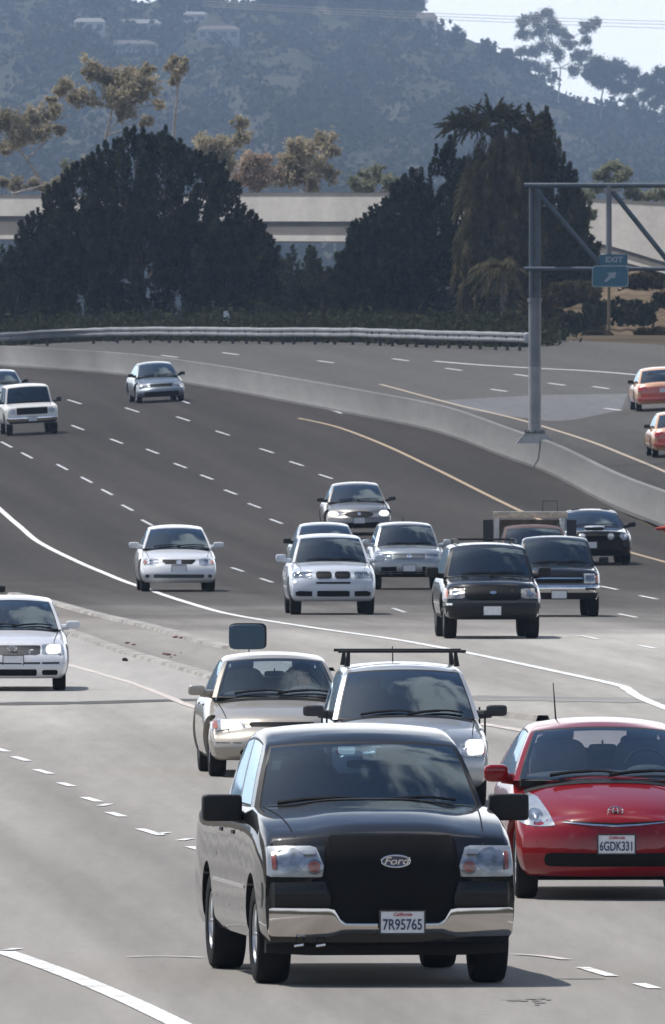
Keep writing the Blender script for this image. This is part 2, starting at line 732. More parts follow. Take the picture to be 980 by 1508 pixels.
class Cabin:
    def __init__(self, c):
        self.c = c
        z0, zr = c['z0'], c['zr']
        self.ws = pchip([(0, c['yb'][0]), (.5, c['yb'][0] + (c['yt'][0] - c['yb'][0]) * .44), (.9, c['yb'][0] + (c['yt'][0] - c['yb'][0]) * .86), (1, c['yt'][0] + .06)])
        self.rs = pchip([(0, c['yb'][1]), (.5, c['yb'][1] + (c['yt'][1] - c['yb'][1]) * .4), (.9, c['yb'][1] + (c['yt'][1] - c['yb'][1]) * .84), (1, c['yt'][1] - .05)])
        hb, hr = c['hb'], c['hr']
        self.h = pchip([(0, hb), (.45, hb + (hr - hb) * .40), (.86, hb + (hr - hb) * .86), (.95, hr), (1, hr - .055)])

    def pos(self, u, p, q):
        c = self.c
        cr, cl = c.get('cr', .045), c.get('cl', .035)
        zr = c['zr'] - cr * abs(u) ** 2.2 - cl * (2 * q - 1) ** 2
        z = c['z0'] + p * (zr - c['z0'])
        x = u * self.h(p)
        bw = c.get('bw', .16)
        yf = self.ws(p) + bw * u * u * (1 - .3 * p)
        yr = self.rs(p) - bw * .7 * u * u
        return Vector((x, yf + q * (yr - yf), z))

    def build(self, sp, root, mpaint, mglass, mside):
        c = self.c
        ue, p0, p1 = c.get('ue', .915), c.get('p0', .03), c.get('p1', .9)
        rq, rim = c.get('rq', .016), c.get('rim', .02)
        us = [-1, -(ue + 1) / 2 - .01, -ue - rim, -ue] + [ue * (-1 + 2 * i / 16) for i in range(1, 16)] + [ue, ue + rim, (ue + 1) / 2 + .01, 1]
        us = sorted(us)
        ps = [0, p0, .15, .3, .45, .6, .75, p1, min(.945, p1 + .03), .965, .98, 1.0]
        wins = c['wins']
        qs = sorted(set([0, 1] + [round(x, 4) for w in wins for x in (w[0] - rq, w[0], w[1], w[1] + rq)] + [.2, .35, .5, .65, .8, .04, .96]))
        sp0, sp1 = .06, .86
        pss = sorted(set(ps + [sp0 - .03, sp0, sp1, sp1 + .03]))
        ps = pss
        shell, wind, rear = MB(), MB(), MB()
        sides = {}
        pos = self.pos

        def quad(mbs, a, b, cc, d, mi=0):
            mbs.add([a, b, cc, d], [(0, 1, 2, 3)], mi)
        for j in range(len(ps) - 1):
            pa, pb = ps[j], ps[j + 1]
            pm = (pa + pb) / 2
            for i in range(len(us) - 1):
                ua, ub = us[i], us[i + 1]
                um = (ua + ub) / 2
                inw = abs(um) < ue and p0 < pm < p1
                tgt = wind if inw else shell
                mi = 2 if (tgt is shell and abs(um) < ue + rim and p0 - .05 < pm < p1 + .03) else 0
                quad(tgt, pos(ua, pa, 0), pos(ub, pa, 0), pos(ub, pb, 0), pos(ua, pb, 0), mi)
                tgt = rear if (inw and c.get('rear', True)) else shell
                quad(tgt, pos(ua, pa, 1), pos(ua, pb, 1), pos(ub, pb, 1), pos(ub, pa, 1))
            for i in range(len(qs) - 1):
                qa, qb = qs[i], qs[i + 1]
                qm = (qa + qb) / 2
                for s in (-1, 1):
                    tgt = shell
                    if sp0 < pm < sp1:
                        for k, w in enumerate(wins):
                            if w[0] < qm < w[1]:
                                tgt = sides.setdefault((s, k), MB())
                    mi = 2 if (tgt is shell and sp0 - .03 < pm < sp1 + .03 and any(w[0] - rq < qm < w[1] + rq for w in wins)) else 0
                    quad(tgt, pos(s, pa, qa), pos(s, pb, qa), pos(s, pb, qb), pos(s, pa, qb), mi)
        for i in range(len(us) - 1):
            for k in range(len(qs) - 1):
                quad(shell, pos(us[i], 1, qs[k]), pos(us[i + 1], 1, qs[k]), pos(us[i + 1], 1, qs[k + 1]), pos(us[i], 1, qs[k + 1]))

        def weld(mb):
            me = mb.mesh('m')
            bm = bmesh.new()
            bm.from_mesh(me)
            bmesh.ops.remove_doubles(bm, verts=bm.verts[:], dist=1e-5)
            bmesh.ops.recalc_face_normals(bm, faces=bm.faces[:])
            bm.to_mesh(me)
            bm.free()
            return me
        sme = weld(shell)
        # inner skin of the shell: same faces moved towards the middle of the cabin
        ctr = Vector((0, (c['yb'][0] + c['yb'][1]) / 2, c['z0']))
        n0 = len(sme.vertices)
        vs = [v.co.copy() for v in sme.vertices]
        fs = [tuple(p.vertices) for p in sme.polygons]
        fmi = [p.material_index for p in sme.polygons]
        inner = [ctr + Vector(((v.x - ctr.x) * .955, (v.y - ctr.y) * .975, (v.z - ctr.z) * .955)) for v in vs]
        edges = {}
        for f in fs:
            for a in range(len(f)):
                e = (f[a], f[(a + 1) % len(f)])
                edges[tuple(sorted(e))] = edges.get(tuple(sorted(e)), 0) + 1
        rims = [e for e, n in edges.items() if n == 1]
        mb = MB()
        mb.add(vs + inner, fs)
        mb.mi = list(fmi)
        b = n0
        for f in fs:
            mb.f.append(tuple(b + i for i in reversed(f)))
            mb.mi.append(1)
        for a, d in rims:
            mb.f.append((a, d, b + d, b + a))
            mb.mi.append(2)
        sh = mb.build(c.get('shell', 'cabin_shell'), [mpaint, M_LINER, M_BLACK], root, ang=50)
        for mbw in [wind, rear] + list(sides.values()):
            mbw.mi = [0] * len(mbw.f)
        link('windshield', weld(wind), mglass, root)
        if c.get('rear', True) and rear.f:
            link('rear_window', weld(rear), mside, root)
        for mbs in sides.values():
            link('side_window', weld(mbs), mside, root)
        return sh

    def on_glass(self, x, p, off=.015):
        u = x / self.h(p)
        v = self.pos(u, p, 0)
        return v + Vector((0, -off, off))


def wheel(root, x, y, r, w, side, rimm=None, spokes=5, rr=.66):
    t = MB()
    hwid = w / 2
    prof = [(-hwid * .55, r * rr), (-hwid * .92, r * (rr + .06)), (-hwid, r * .83), (-hwid * .93, r * .94), (-hwid * .78, r * .985), (-hwid * .4, r), (0, r * 1.002),
            (hwid * .4, r), (hwid * .78, r * .985), (hwid * .93, r * .94), (hwid, r * .83), (hwid * .92, r * (rr + .06)), (hwid * .55, r * rr), (-hwid * .55, r * rr)]
    t.lathe_x(prof, (0, 0, 0), 36)
    ob = t.build('wheel', M_TYRE, root)
    ob.location = (x, y, r)
    rm = MB()
    o = side
    rad = r * rr
    rm.lathe_x([(o * hwid * .80, rad * 1.02), (o * hwid * .86, rad * .98), (o * hwid * .7, rad * .92), (o * hwid * .1, rad * .88), (o * hwid * .1, .001)], (0, 0, 0), 30)
    for k in range(spokes):
        a = 2 * math.pi * k / spokes
        ca, sa = math.cos(a), math.sin(a)
        pts = [(o * hwid * .62, ca * rad * .1, sa * rad * .1), (o * hwid * .66, ca * rad * .55, sa * rad * .55), (o * hwid * .58, ca * rad * .95, sa * rad * .95)]
        rm.tube(pts, [rad * .15, rad * .11, rad * .10], 6)
    rm.lathe_x([(o * hwid * .75, .001), (o * hwid * .75, rad * .16), (o * hwid * .5, rad * .2)], (0, 0, 0), 16)
    rm.build('rim', rimm or M_RIM, ob)
    return ob


def mirrors(root, x, y, z, hx, hy, hz, mat, e=4.5, arm=.1, sides=(-1, 1)):
    for s in sides:
        m = MB()
        m.sbox((s * x, y, z), (hx, hy, hz), e)
        m.tube([(s * (x - hx * .5), y + hy * .3, z - hz * .55), (s * (x - hx - arm), y + .06, z - hz * .75)], [.045, .05], 8)
        m.build('side_mirror', mat, root)


def wipers(root, cab, xs, mat=None):
    for x0, x1 in xs:
        m = MB()
        m.tube([cab.on_glass(x0 + (x1 - x0) * t, .05 + .10 * math.sin(t * 2.6) * .9, .02) for t in (0, .25, .5, .75, 1)], .012, 6)
        m.tube([cab.on_glass(x0 + (x1 - x0) * t, .035 + .08 * math.sin(t * 2.6) * .9, .035) for t in (0, .3, .6)], .016, 6)
        m.build('wiper', mat or M_BLACK, root)


def seats(root, sp, mat, heads=True):
    c = sp['cab']
    zb = c['z0'] - .02
    top = c['zr'] - .2
    y = c.get('seat', c['yb'][0] + 1.15)
    h = MB()
    fl = MB()
    x = c['hb'] - .06
    fl.box(-x, x, c['yb'][0] + .18, c['yb'][1] - .2, zb - .03, zb + .035)
    fl.build('interior_floor', M_BLACK, root)
    d = MB()
    d.sbox((0, c['yb'][0] + .38, zb + .02), (x - .02, .2, .085), 3)
    d.sbox((x * .48, c['yb'][0] + .5, zb + .06), (.19, .12, .09), 2.5)
    d.build('dashboard', M_INT, root)
    for s in (-1, 1):
        m = MB()
        m.sbox((s * .36, y, zb + .1), (.25, .08, .26), 3.5)
        if heads:
            m.sbox((s * .36, y + .03, zb + .40), (.135, .05, .085), 3)
            m.tube([(s * .36, y + .03, zb + .2), (s * .36, y + .03, zb + .36)], .05, 6)
        m.build('seat', mat, root)
    if c['yb'][1] - c['yb'][0] > 2.1:
        m = MB()
        m.sbox((0, y + .95, zb + .06), (x - .1, .08, .2), 5)
        for s in (-1, 1):
            m.sbox((s * .36, y + 1.0, zb + .3), (.13, .05, .07), 3)
        m.build('rear_seat', mat, root)
    w = MB()
    cx, cy, cz = .36, c['yb'][0] + .72, zb + .1
    w.tube([(cx + .185 * math.cos(a), cy + .06 * math.sin(a), cz + .175 * math.sin(a)) for a in [2 * math.pi * i / 20 for i in range(20)]], .014, 6, close=True)
    w.tube([(cx - .17, cy, cz), (cx, cy - .03, cz - .03), (cx + .17, cy, cz)], .018, 6)
    w.build('steering_wheel', M_BLACK, root)
    rv = MB()
    t = Cabin(c).on_glass(0, .84, -.14)
    rv.sbox((t.x, t.y + .02, t.z), (.12, .02, .034), 4)
    rv.tube([(t.x, t.y, t.z), (t.x, t.y + .05, t.z + .06)], .008, 6)
    rv.build('rear_view_mirror', M_BLACK, root)


def plate(root, bvh, x, z, text=None, w=.305, h=.152, y_off=.012, frame=True, sgn=1.0, yfix=None):
    hh = bvh.ray_cast(Vector((x, -12 * sgn, z)), Vector((0, sgn, 0)))[0]
    y = (hh.y if hh is not None else -sgn) - sgn * y_off
    if yfix is not None:
        y = yfix
    m = MB()
    y0, y1 = sorted((y, y - sgn * .006))
    m.box(x - w / 2, x + w / 2, y0, y1, z - h / 2, z + h / 2)
    pl = m.build('licence_plate', M_PLATE, root, smooth=False)
    if frame:
        f = MB()
        ya, yb = sorted((y + sgn * .012, y - sgn * .010))
        t = .012
        f.box(x - w / 2 - t, x + w / 2 + t, ya, yb, z + h / 2 + .0005, z + h / 2 + t)
        f.box(x - w / 2 - t, x + w / 2 + t, ya, yb, z - h / 2 - t, z - h / 2 - .0005)
        f.box(x - w / 2 - t, x - w / 2 - .0005, ya, yb, z - h / 2 - .0004, z + h / 2 + .0004)
        f.box(x + w / 2 + .0005, x + w / 2 + t, ya, yb, z - h / 2 - .0004, z + h / 2 + .0004)
        f.build('plate_frame', M_TRIM, pl, smooth=False)
    if text:
        me = text_mesh(text, h * .70, .002, wide=.86, bold=.0018)
        wx = max(v.co.x for v in me.vertices) - min(v.co.x for v in me.vertices)
        me.transform(Matrix.Diagonal((w * .90 / wx, 1, 1, 1)))
        o = link('plate_number', me, M_PLATETXT, pl, smooth=False, normals=False)
        o.location = (x, y - sgn * .0085, z - h * .13)
        me = text_mesh('California', h * .23, .0015, shear=.25, bold=.0008)
        o = link('plate_state_name', me, M_PLATERED, pl, smooth=False, normals=False)
        o.location = (x, y - sgn * .0085, z + h * .36)
    return pl


def place(name, label, cat, group, px, py, yaw, W=None, wpx=None, clamp=(.94, 1.07), z0=0.0):
    g = hit(px, py)
    sc = 1.0
    if wpx:
        sc = wpx / (W * F / g.y)
        sc = max(clamp[0], min(clamp[1], sc))
    e = .6
    # yaw > 0 : the vehicle's rear lies to the left in the picture
    hx, hy = -math.sin(R(yaw)), math.cos(R(yaw))
    wbv = 2.7
    dz = (ground(g.x + hx * wbv, g.y + hy * wbv) - g.z) / wbv
    dr = (ground(g.x + hy * e, g.y - hx * e) - ground(g.x - hy * e, g.y + hx * e)) / (2 * e)
    rot = Euler((math.atan(dz), -math.atan(dr), R(yaw)), 'XYZ')
    o = empty(name, (g.x, g.y, g.z + z0), label, cat, group, rot, sc)
    print('PLACE %-18s Y=%.0f X=%.1f z=%.2f scale=%.3f' % (name, g.y, g.x, g.z, sc))
    return o


GROUP_ON = 'vehicles driving towards the camera'


def make_vehicle(name, label, cat, sp, px, py, yaw, wpx=None, group=GROUP_ON, seat_mat=None, clamp=(.94, 1.07)):
    root = place(name, label, cat, group, px, py, yaw, sp['W'], wpx, clamp)
    me = car_body(sp)
    bvh = bvh_of(me)
    mp = sp['paint']
    body = link('body', me, mp, root, ang=42)
    cab = Cabin(sp['cab'])
    cab.build(sp, root, mp, sp.get('glass', M_GLASSD), sp.get('sglass', M_GLASSX))
    r, tw = sp['tr'], sp['tw']
    x = sp['W'] / 2 - tw / 2 - sp.get('inset', .05)
    for y in (0, sp['wb']):
        for s in (-1, 1):
            wheel(root, s * x, y, r, tw, s, sp.get('rim'), sp.get('spokes', 5), sp.get('rr', .66))
    seats(root, sp, seat_mat or M_INT)
    mi = sp.get('mir')
    if mi:
        mirrors(root, *mi)
    wipers(root, cab, sp.get('wip', [(-.5, .1), (.0, .62)]))
    for it in sp.get('face', []):
        nm, cols, mat = it[0], it[1], it[2]
        kw = dict(it[3]) if len(it) > 3 else {}
        both = kw.pop('both', False)
        sub = kw.pop('sub', None)
        lab = kw.pop('label', None)
        for cc in ([cols, mirror_cols(cols)] if both else [cols]):
            o = front_patch(bvh, cc, **kw).build(nm, mat, root)
            if lab:
                o['label'] = lab
            if sub:
                for snm, scols, smat, skw in sub:
                    sc = mirror_cols(scols) if cc is not cols else scols
                    front_patch(bvh, sc, **skw).build(snm, smat, o)
    c = sp['cab']
    for s in (-1, 1):
        m = MB()
        xa, xb = s * (c['hb'] - .06), s * (c['hb'] - .06) * sp.get('hs', .86)
        ya, yb = c['yb'][0] + .14, -sp['ov'] + .10
        line = []
        for q in range(15):
            t = q / 14
            x, y = xa + (xb - xa) * t, ya + (yb - ya) * t
            hh = bvh.ray_cast(Vector((x, y, 5)), Vector((0, 0, -1)))[0]
            if hh is not None:
                line.append(hh)
        for q, h_ in enumerate(line):
            m.v += [(h_.x - .006, h_.y, h_.z + .002), (h_.x + .006, h_.y, h_.z + .002)]
        for q in range(len(line) - 1):
            m.f.append((2 * q, 2 * q + 1, 2 * q + 3, 2 * q + 2))
            m.mi.append(0)
        m.build('hood_seam', M_GRILLE, root)
    m = MB()
    for q in range(21):
        u = -.9 + 1.8 * q / 20
        p_ = cab.pos(u, .0, 0)
        for dy, dz in ((-.10, .0), (.03, .0)):
            hh = bvh.ray_cast(Vector((p_.x, p_.y + dy, 5)), Vector((0, 0, -1)))[0]
            m.v.append((p_.x, p_.y + dy, (hh.z if hh is not None else c['z0']) + .006))
    for q in range(20):
        m.f.append((2 * q, 2 * q + 2, 2 * q + 3, 2 * q + 1))
        m.mi.append(0)
    m.build('cowl', M_BLACK, root)
    for s in (-1, 1):
        for (y0, y1, z0, z1, mt, nm) in sp.get('side', []):
            side_patch(bvh, y0, y1, z0, z1, s, off=(.001 if 'seam' in nm else .008)).build(nm, mt, root)
    return root, bvh, cab


def sedan_spec(**k):
    sp = dict(W=1.76, ov=.92, wb=2.70, ro=1.05, zb=.20, tr=.315, tw=.20,
              T=[(-.92, .60), (-.84, .68), (-.6, .75), (-.1, .84), (.45, .92), (.7, .95), (2.7, .97), (3.0, .985), (3.55, .97), (3.75, .93)],
              cab=dict(z0=.91, zr=1.43, yb=(.42, 3.15), yt=(1.22, 2.35), hb=.76, hr=.585, wins=[(.10, .47), (.51, .86)]),
              mir=(.93, .85, .98, .10, .05, .062, M_BLACK), fp=[(0, .12), (.15, .03), (.4, 0), (.6, .03), (.8, .09), (1, .22)])
    sp.update(k)
    sp['side'] = sp.get('side', [(1.25, 1.42, .80, .825, M_TRIM, 'door_handle'), (2.25, 2.42, .80, .825, M_TRIM, 'door_handle'), (1.66, 1.675, .35, .90, M_BLACK, 'door_seam'), (.52, .535, .35, .86, M_BLACK, 'door_seam')])
    return sp


def suv_spec(**k):
    sp = dict(W=1.85, ov=.88, wb=2.80, ro=.95, zb=.28, tr=.355, tw=.235,
              T=[(-.88, .86), (-.80, .95), (-.55, 1.02), (0, 1.07), (.5, 1.12), (.8, 1.14), (3.6, 1.16), (3.75, 1.14)],
              cab=dict(z0=1.08, zr=1.68, yb=(.48, 3.66), yt=(1.12, 3.40), hb=.80, hr=.64, wins=[(.09, .36), (.39, .66), (.69, .93)]),
              mir=(1.02, .8, 1.16, .105, .06, .085, M_BLACK), fp=[(0, .14), (.12, .03), (.3, 0), (.6, .01), (.85, .05), (1, .14)], bow=(.2, 3.0))
    sp.update(k)
    sp['side'] = sp.get('side', [(1.35, 1.52, .95, .975, M_TRIM, 'door_handle'), (2.35, 2.52, .95, .975, M_TRIM, 'door_handle'), (1.72, 1.735, .4, 1.05, M_BLACK, 'door_seam'), (.58, .595, .4, 1.03, M_BLACK, 'door_seam')])
    return sp


def hl(cols, mat=None, lit=None, refl=None, **kw):
    """a headlight with the lens and what sits behind it"""
    d = dict(both=True, off=.010, th=.04)
    d.update(kw)
    sub = []
    if refl:
        for (nm, c, m) in refl:
            sub.append((nm, c, m, dict(off=.016 + .005 * len(sub), th=.0)))
    if lit:
        sub.append(('lit_bulb', lit[0], lit[1], dict(off=.026, th=.0, bulge=.006)))
    d['sub'] = sub
    return ('headlight', cols, mat or M_LAMP, d)


# ---- 1 the black pickup in front
P_BLACK = paint('black_paint', (.004, .0045, .0055), metal=.0, rough=.35, dirt=(.04, .038, .034), dirt_amt=.12, coat=1.0)
sp = dict(W=2.0, ov=.95, wb=3.53, ro=1.25, zb=.34, tr=.385, tw=.27, inset=.02, rr=.60, spokes=6, paint=P_BLACK,
          T=[(-.95, 1.10), (-.925, 1.15), (-.87, 1.185), (-.74, 1.225), (-.5, 1.28), (-.2, 1.325), (.2, 1.36), (.62, 1.385), (.9, 1.385), (2.9, 1.37), (3.2, 1.36), (4.6, 1.34), (4.78, 1.32)],
          hw=[(0, .94), (.1, .98), (.25, .995), (.45, 1.0), (.7, .992), (.86, .98), (.95, .958), (1, .925)],
          plan=[(0, .965), (.03, .98), (.12, 1), (.9, 1), (1, .985)],
          fp=[(0, .05), (.15, .01), (.4, .0), (.75, .0), (.9, .03), (1, .09)], bow=(.13, 4.0), crown=.045, dome=.030,
          rp=[(0, .03), (1, .0)],
          bed=(3.22, 4.70, .75),
          cab=dict(z0=1.325, zr=1.975, yb=(.58, 3.05), yt=(1.26, 2.92), hb=.90, hr=.735, cr=.045, cl=.075, bw=.17, ue=.945, p1=.88, rim=.02, wins=[(.13, .50), (.55, .90)], seat=1.75),
          glass=M_GLASSD, sglass=glass('side_glass_pickup', (.40, .45, .47)),
          mir=(1.125, 1.0, 1.335, .155, .085, .105, M_BLACK, 9, .02), wip=[(-.72, .0), (-.05, .68)],
          side=[(1.42, 1.62, 1.12, 1.15, M_BLACK, 'door_handle'), (2.38, 2.58, 1.12, 1.15, M_BLACK, 'door_handle'), (1.72, 1.735, .55, 1.28, M_GRILLE, 'door_seam'),
                (.72, .735, .55, 1.25, M_GRILLE, 'door_seam'), (2.72, 2.735, .6, 1.28, M_GRILLE, 'door_seam'), (.5, 3.0, .72, .745, M_CHROME, 'side_moulding')])
HLc = QC([(-.955, .86, 1.065), (-.93, .845, 1.08), (-.62, .845, 1.085), (-.575, .845, 1.07), (-.50, .845, .862)], 5)
sp['face'] = [
    ('grille', QC([(-.62, .60, .83), (-.535, .52, .85), (-.50, .50, 1.13), (-.46, .46, 1.165), (.46, .46, 1.165), (.50, .50, 1.13), (.535, .52, .85), (.62, .60, .83)], 6), M_GRILLE, dict(off=.022, th=.05)),
    ('bumper_pad', QC([(-.98, .60, .80), (-.52, .60, .81), (-.48, .60, .72)], 6), simple('bumper_pad_black', (.006, .0065, .0075), rough=.4, coat=.15, spec=.3), dict(off=.05, th=.04, both=True, bulge=.03)),
    ('front_bumper', QC([(-.945, .405, .60), (-.92, .388, .608), (-.50, .385, .605), (-.45, .40, .595), (-.405, .41, .52), (-.36, .415, .492), (-.20, .415, .490),
                         (.20, .415, .490), (.36, .415, .492), (.405, .41, .52), (.45, .40, .595), (.50, .385, .605), (.92, .388, .608), (.945, .405, .60)], 3), simple('bumper_chrome', (.60, .57, .54), rough=.1, metal=1.0, var=.1, scale=3),
     dict(off=.06, th=.08, bulge=.016, rows=10, tilt=.022)),
    ('air_dam', QC([(-.93, .25, .42), (-.6, .23, .42), (.6, .23, .42), (.93, .25, .42)], 6), M_BLACK, dict(off=-.04, th=.3)),
    hl(HLc, refl=[('reflector', EC(-.78, .972, .118, .10), M_REFL), ('indicator_ring', EC(-.60, .925, .066, .060), M_REFL), ('indicator', EC(-.60, .925, .048, .044), M_AMBERD), ('side_marker', RC(-.918, -.885, .90, 1.04, .012, 5), M_AMBERD), ('lens_ribs', RC(-.68, -.585, 1.02, 1.06, .005, 5), M_RIB)]),
]
truck, bvh, cab = make_vehicle('pickup_truck', 'large black crew cab pickup with chrome bumper and big black grille, closest to the camera', 'pickup truck', sp, 558, 1447, 5.9, 380, clamp=(.98, 1.04))
plate(truck, bvh, .07, .50, '7R95765', w=.335, h=.165, yfix=-1.075)
for hx_ in (-.72, -.55):
    m = MB()
    m.tube([(hx_ - .02, -.88, .33), (hx_ - .03, -.96, .315), (hx_ + .03, -.96, .325), (hx_ + .04, -.88, .34)], .010, 6)
    m.build('tow_hook', M_CHROME, truck)
hh = bvh.ray_cast(Vector((.03, -12, .96)), Vector((0, 1, 0)))[0]
yb = hh.y - .016
badge = MB()
n = 40
outer = [(.03 + .112 * math.cos(2 * math.pi * i / n), .968 + .045 * math.sin(2 * math.pi * i / n)) for i in range(n)]
badge.add([(x, yb - .012, z) for x, z in outer] + [(x, yb + .02, z) for x, z in outer],
          [tuple(range(n))] + [(i, (i + 1) % n, n + (i + 1) % n, n + i) for i in range(n)])
bo = badge.build('badge', M_BLUEOVAL, truck, ang=30)
rimm = MB()
rimm.tube([(x, yb - .012, z) for x, z in outer], .007, 6, close=True)
rimm.build('badge_rim', M_CHROME, bo)
t = link('badge_lettering', text_mesh('Ford', .080, .002, shear=.3, wide=1.25, bold=.001), M_CHROME, bo, smooth=False, normals=False)
t.location = (.03, yb - .0155, .966)

# ---- 2 the red hatchback
P_RED = paint('red_paint', (.21, .002, .006), metal=.0, rough=.3, dirt=(.22, .03, .03), dirt_amt=.08)
sp = sedan_spec(W=1.725, ov=.88, wb=2.70, ro=.87, zb=.20, paint=P_RED, tr=.305, tw=.19,
                T=[(-.88, .73), (-.82, .765), (-.65, .83), (-.3, .92), (.1, 1.0), (.4, 1.05), (.7, 1.06), (2.6, 1.06), (3.2, 1.06), (3.57, 1.0)],
                cab=dict(z0=.985, zr=1.50, yb=(.12, 3.40), yt=(1.15, 2.45), hb=.80, hr=.60, cr=.05, wins=[(.12, .47), (.51, .84)], bw=.22, ue=.93, seat=1.4),
                fp=[(0, .10), (.12, .03), (.3, 0), (.6, .015), (.8, .045), (.93, .09), (1, .15)], bow=(.36, 2.5), crown=.06,
                glass=glass('clear_windscreen', (.80, .88, .92), boost=.55), sglass=glass('clear_side_glass', (.80, .86, .88), boost=.8),
                mir=(.93, .72, 1.04, .105, .06, .075, P_RED, 3.5))
sp['face'] = [
    hl(QC([(-.80, .665, .70), (-.76, .64, .82), (-.70, .625, .90), (-.62, .62, .86), (-.55, .625, .74), (-.51, .63, .645)], 4), refl=[('reflector', EC(-.655, .71, .06, .06), M_REFL)]),
    ('upper_slot', QC([(-.44, .662, .672), (0, .626, .652), (.44, .662, .672)], 9), M_GRILLE, dict(off=.004, th=.02)),
    ('chrome_strip', QC([(-.44, .655, .663), (-.2, .632, .645), (0, .622, .636), (.2, .632, .645), (.44, .655, .663)], 6), M_CHROME, dict(off=.010, th=.02)),
    ('lower_grille', RC(-.60, .60, .285, .40, .045, 16), M_GRILLE, dict(off=.005, th=.03)),
    ('air_dam', RC(-.76, .76, .14, .245, .04, 14), M_BLACK, dict(off=-.01, th=.2)),
]
red, bvh, cab = make_vehicle('red_hatchback', 'red hatchback with silver emblem and number plate, cut by the right edge of the photo', 'car', sp, 899, 1322, 2.6, 300, clamp=(.98, 1.08), seat_mat=simple('seat_grey', (.10, .10, .11), rough=.9))
plate(red, bvh, .0, .475, '6GDK331')
em = MB()
hz = bvh.ray_cast(Vector((0, -12, .745)), Vector((0, 1, 0)))[0]
for rx, rz, dz in ((.062, .042, 0), (.022, .038, 0), (.044, .016, .017)):
    em.tube([(rx * math.cos(a), hz.y - .012 + dz * .3, .748 + dz + rz * math.sin(a)) for a in [2 * math.pi * i / 26 for i in range(26)]], .0062, 6, close=True)
em.build('emblem', M_CHROME, red)
an = MB()
an.tube([(-.33, 2.3, 1.47), (-.345, 2.42, 1.78)], [.008, .004], 6)
an.build('antenna', M_BLACK, red)

# ---- 3 silver wagon with roof rack
P_SILV = paint('silver_paint', (.46, .48, .50), metal=.55, rough=.38, dirt_amt=.15)
P_SILVW = paint('warm_silver_paint', (.37, .34, .295), metal=.4, rough=.4, dirt_amt=.15)
sp = suv_spec(W=1.77, ov=.90, wb=2.60, ro=.85, zb=.22, paint=P_SILV, tr=.32, tw=.2,
              T=[(-.90, .68), (-.82, .78), (-.5, .86), (0, .93), (.4, .99), (.7, 1.0), (3.3, 1.02), (3.45, 1.0)],
              cab=dict(z0=.94, zr=1.55, yb=(.38, 3.36), yt=(1.18, 3.05), hb=.80, hr=.635, wins=[(.10, .38), (.41, .68), (.71, .93)], bw=.18, ue=.92),
              mir=(1.0, .78, 1.03, .115, .055, .062, M_TRIM, 4.5), glass=M_GLASSD,
              bow=(.34, 2.5))
sp['face'] = [
    hl(QC([(-.84, .58, .66), (-.80, .55, .76), (-.66, .55, .765), (-.56, .56, .70), (-.53, .58, .62)], 4), lit=(RC(-.79, -.61, .585, .735, .03), M_LITHOT), refl=[('indicator', RC(-.815, -.78, .58, .72, .012, 5), M_REDLENS)]),
    ('grille', RC(-.40, .40, .56, .66, .03), M_GRILLE, dict(off=.005, th=.02)),
    ('lower_grille', RC(-.5, .5, .30, .40, .03), M_GRILLE, dict(off=.005, th=.02)),
]
wag, bvh, cab = make_vehicle('silver_wagon', 'silver wagon with a black roof rack, behind the black crew cab pickup', 'car', sp, 602, 1188, 2.6, 240)
for y in (1.45, 2.5):
    rk = MB()
    rk.tube([(-.70, y, 1.665), (.70, y, 1.665)], .016, 8)
    for s in (-1, 1):
        rk.tube([(s * .585, y, 1.66), (s * .60, y, 1.50)], [.018, .032], 6)
    rk.build('roof_bar', M_BLACK, wag)
an = MB()
an.tube([(-.03, 2.9, 1.53), (-.03, 2.98, 1.70)], [.008, .005], 6)
an.build('antenna', M_BLACK, wag)

# ---- 4 silver sedan
sp = sedan_spec(paint=P_SILVW, glass=glass('clear_windscreen', (.80, .88, .92), boost=.55), sglass=glass('clear_side_glass', (.80, .86, .88), boost=.8), mir=(.93, .88, .99, .10, .05, .06, P_SILVW, 4.0), seat=None)
sp['face'] = [
    hl(QC([(-.82, .55, .64), (-.77, .545, .68), (-.56, .56, .68), (-.47, .575, .635), (-.43, .585, .605)], 4), lit=(QC([(-.70, .565, .665), (-.56, .57, .672), (-.48, .585, .625)], 4), M_LITHOT), refl=[('indicator', RC(-.80, -.745, .565, .66, .012, 5), M_AMBER)]),
    ('grille', RC(-.38, .38, .59, .645, .02), M_GRILLE, dict(off=.004, th=.02)),
    ('bumper_seam', RC(-.80, .80, .40, .412, .004), M_TRIM, dict(off=.004, th=.02)),
    ('lower_grille', RC(-.5, .5, .25, .33, .03), M_GRILLE, dict(off=.004, th=.02)),
]
sed, bvh, cab = make_vehicle('silver_sedan', 'silver sedan with a lit headlight and a visible driver, half hidden behind the roof-rack wagon', 'car', sp, 412, 1143, 3.0, 222, seat_mat=simple('seat_tan', (.16, .15, .14), rough=.9))
plate(sed, bvh, 0, .47)

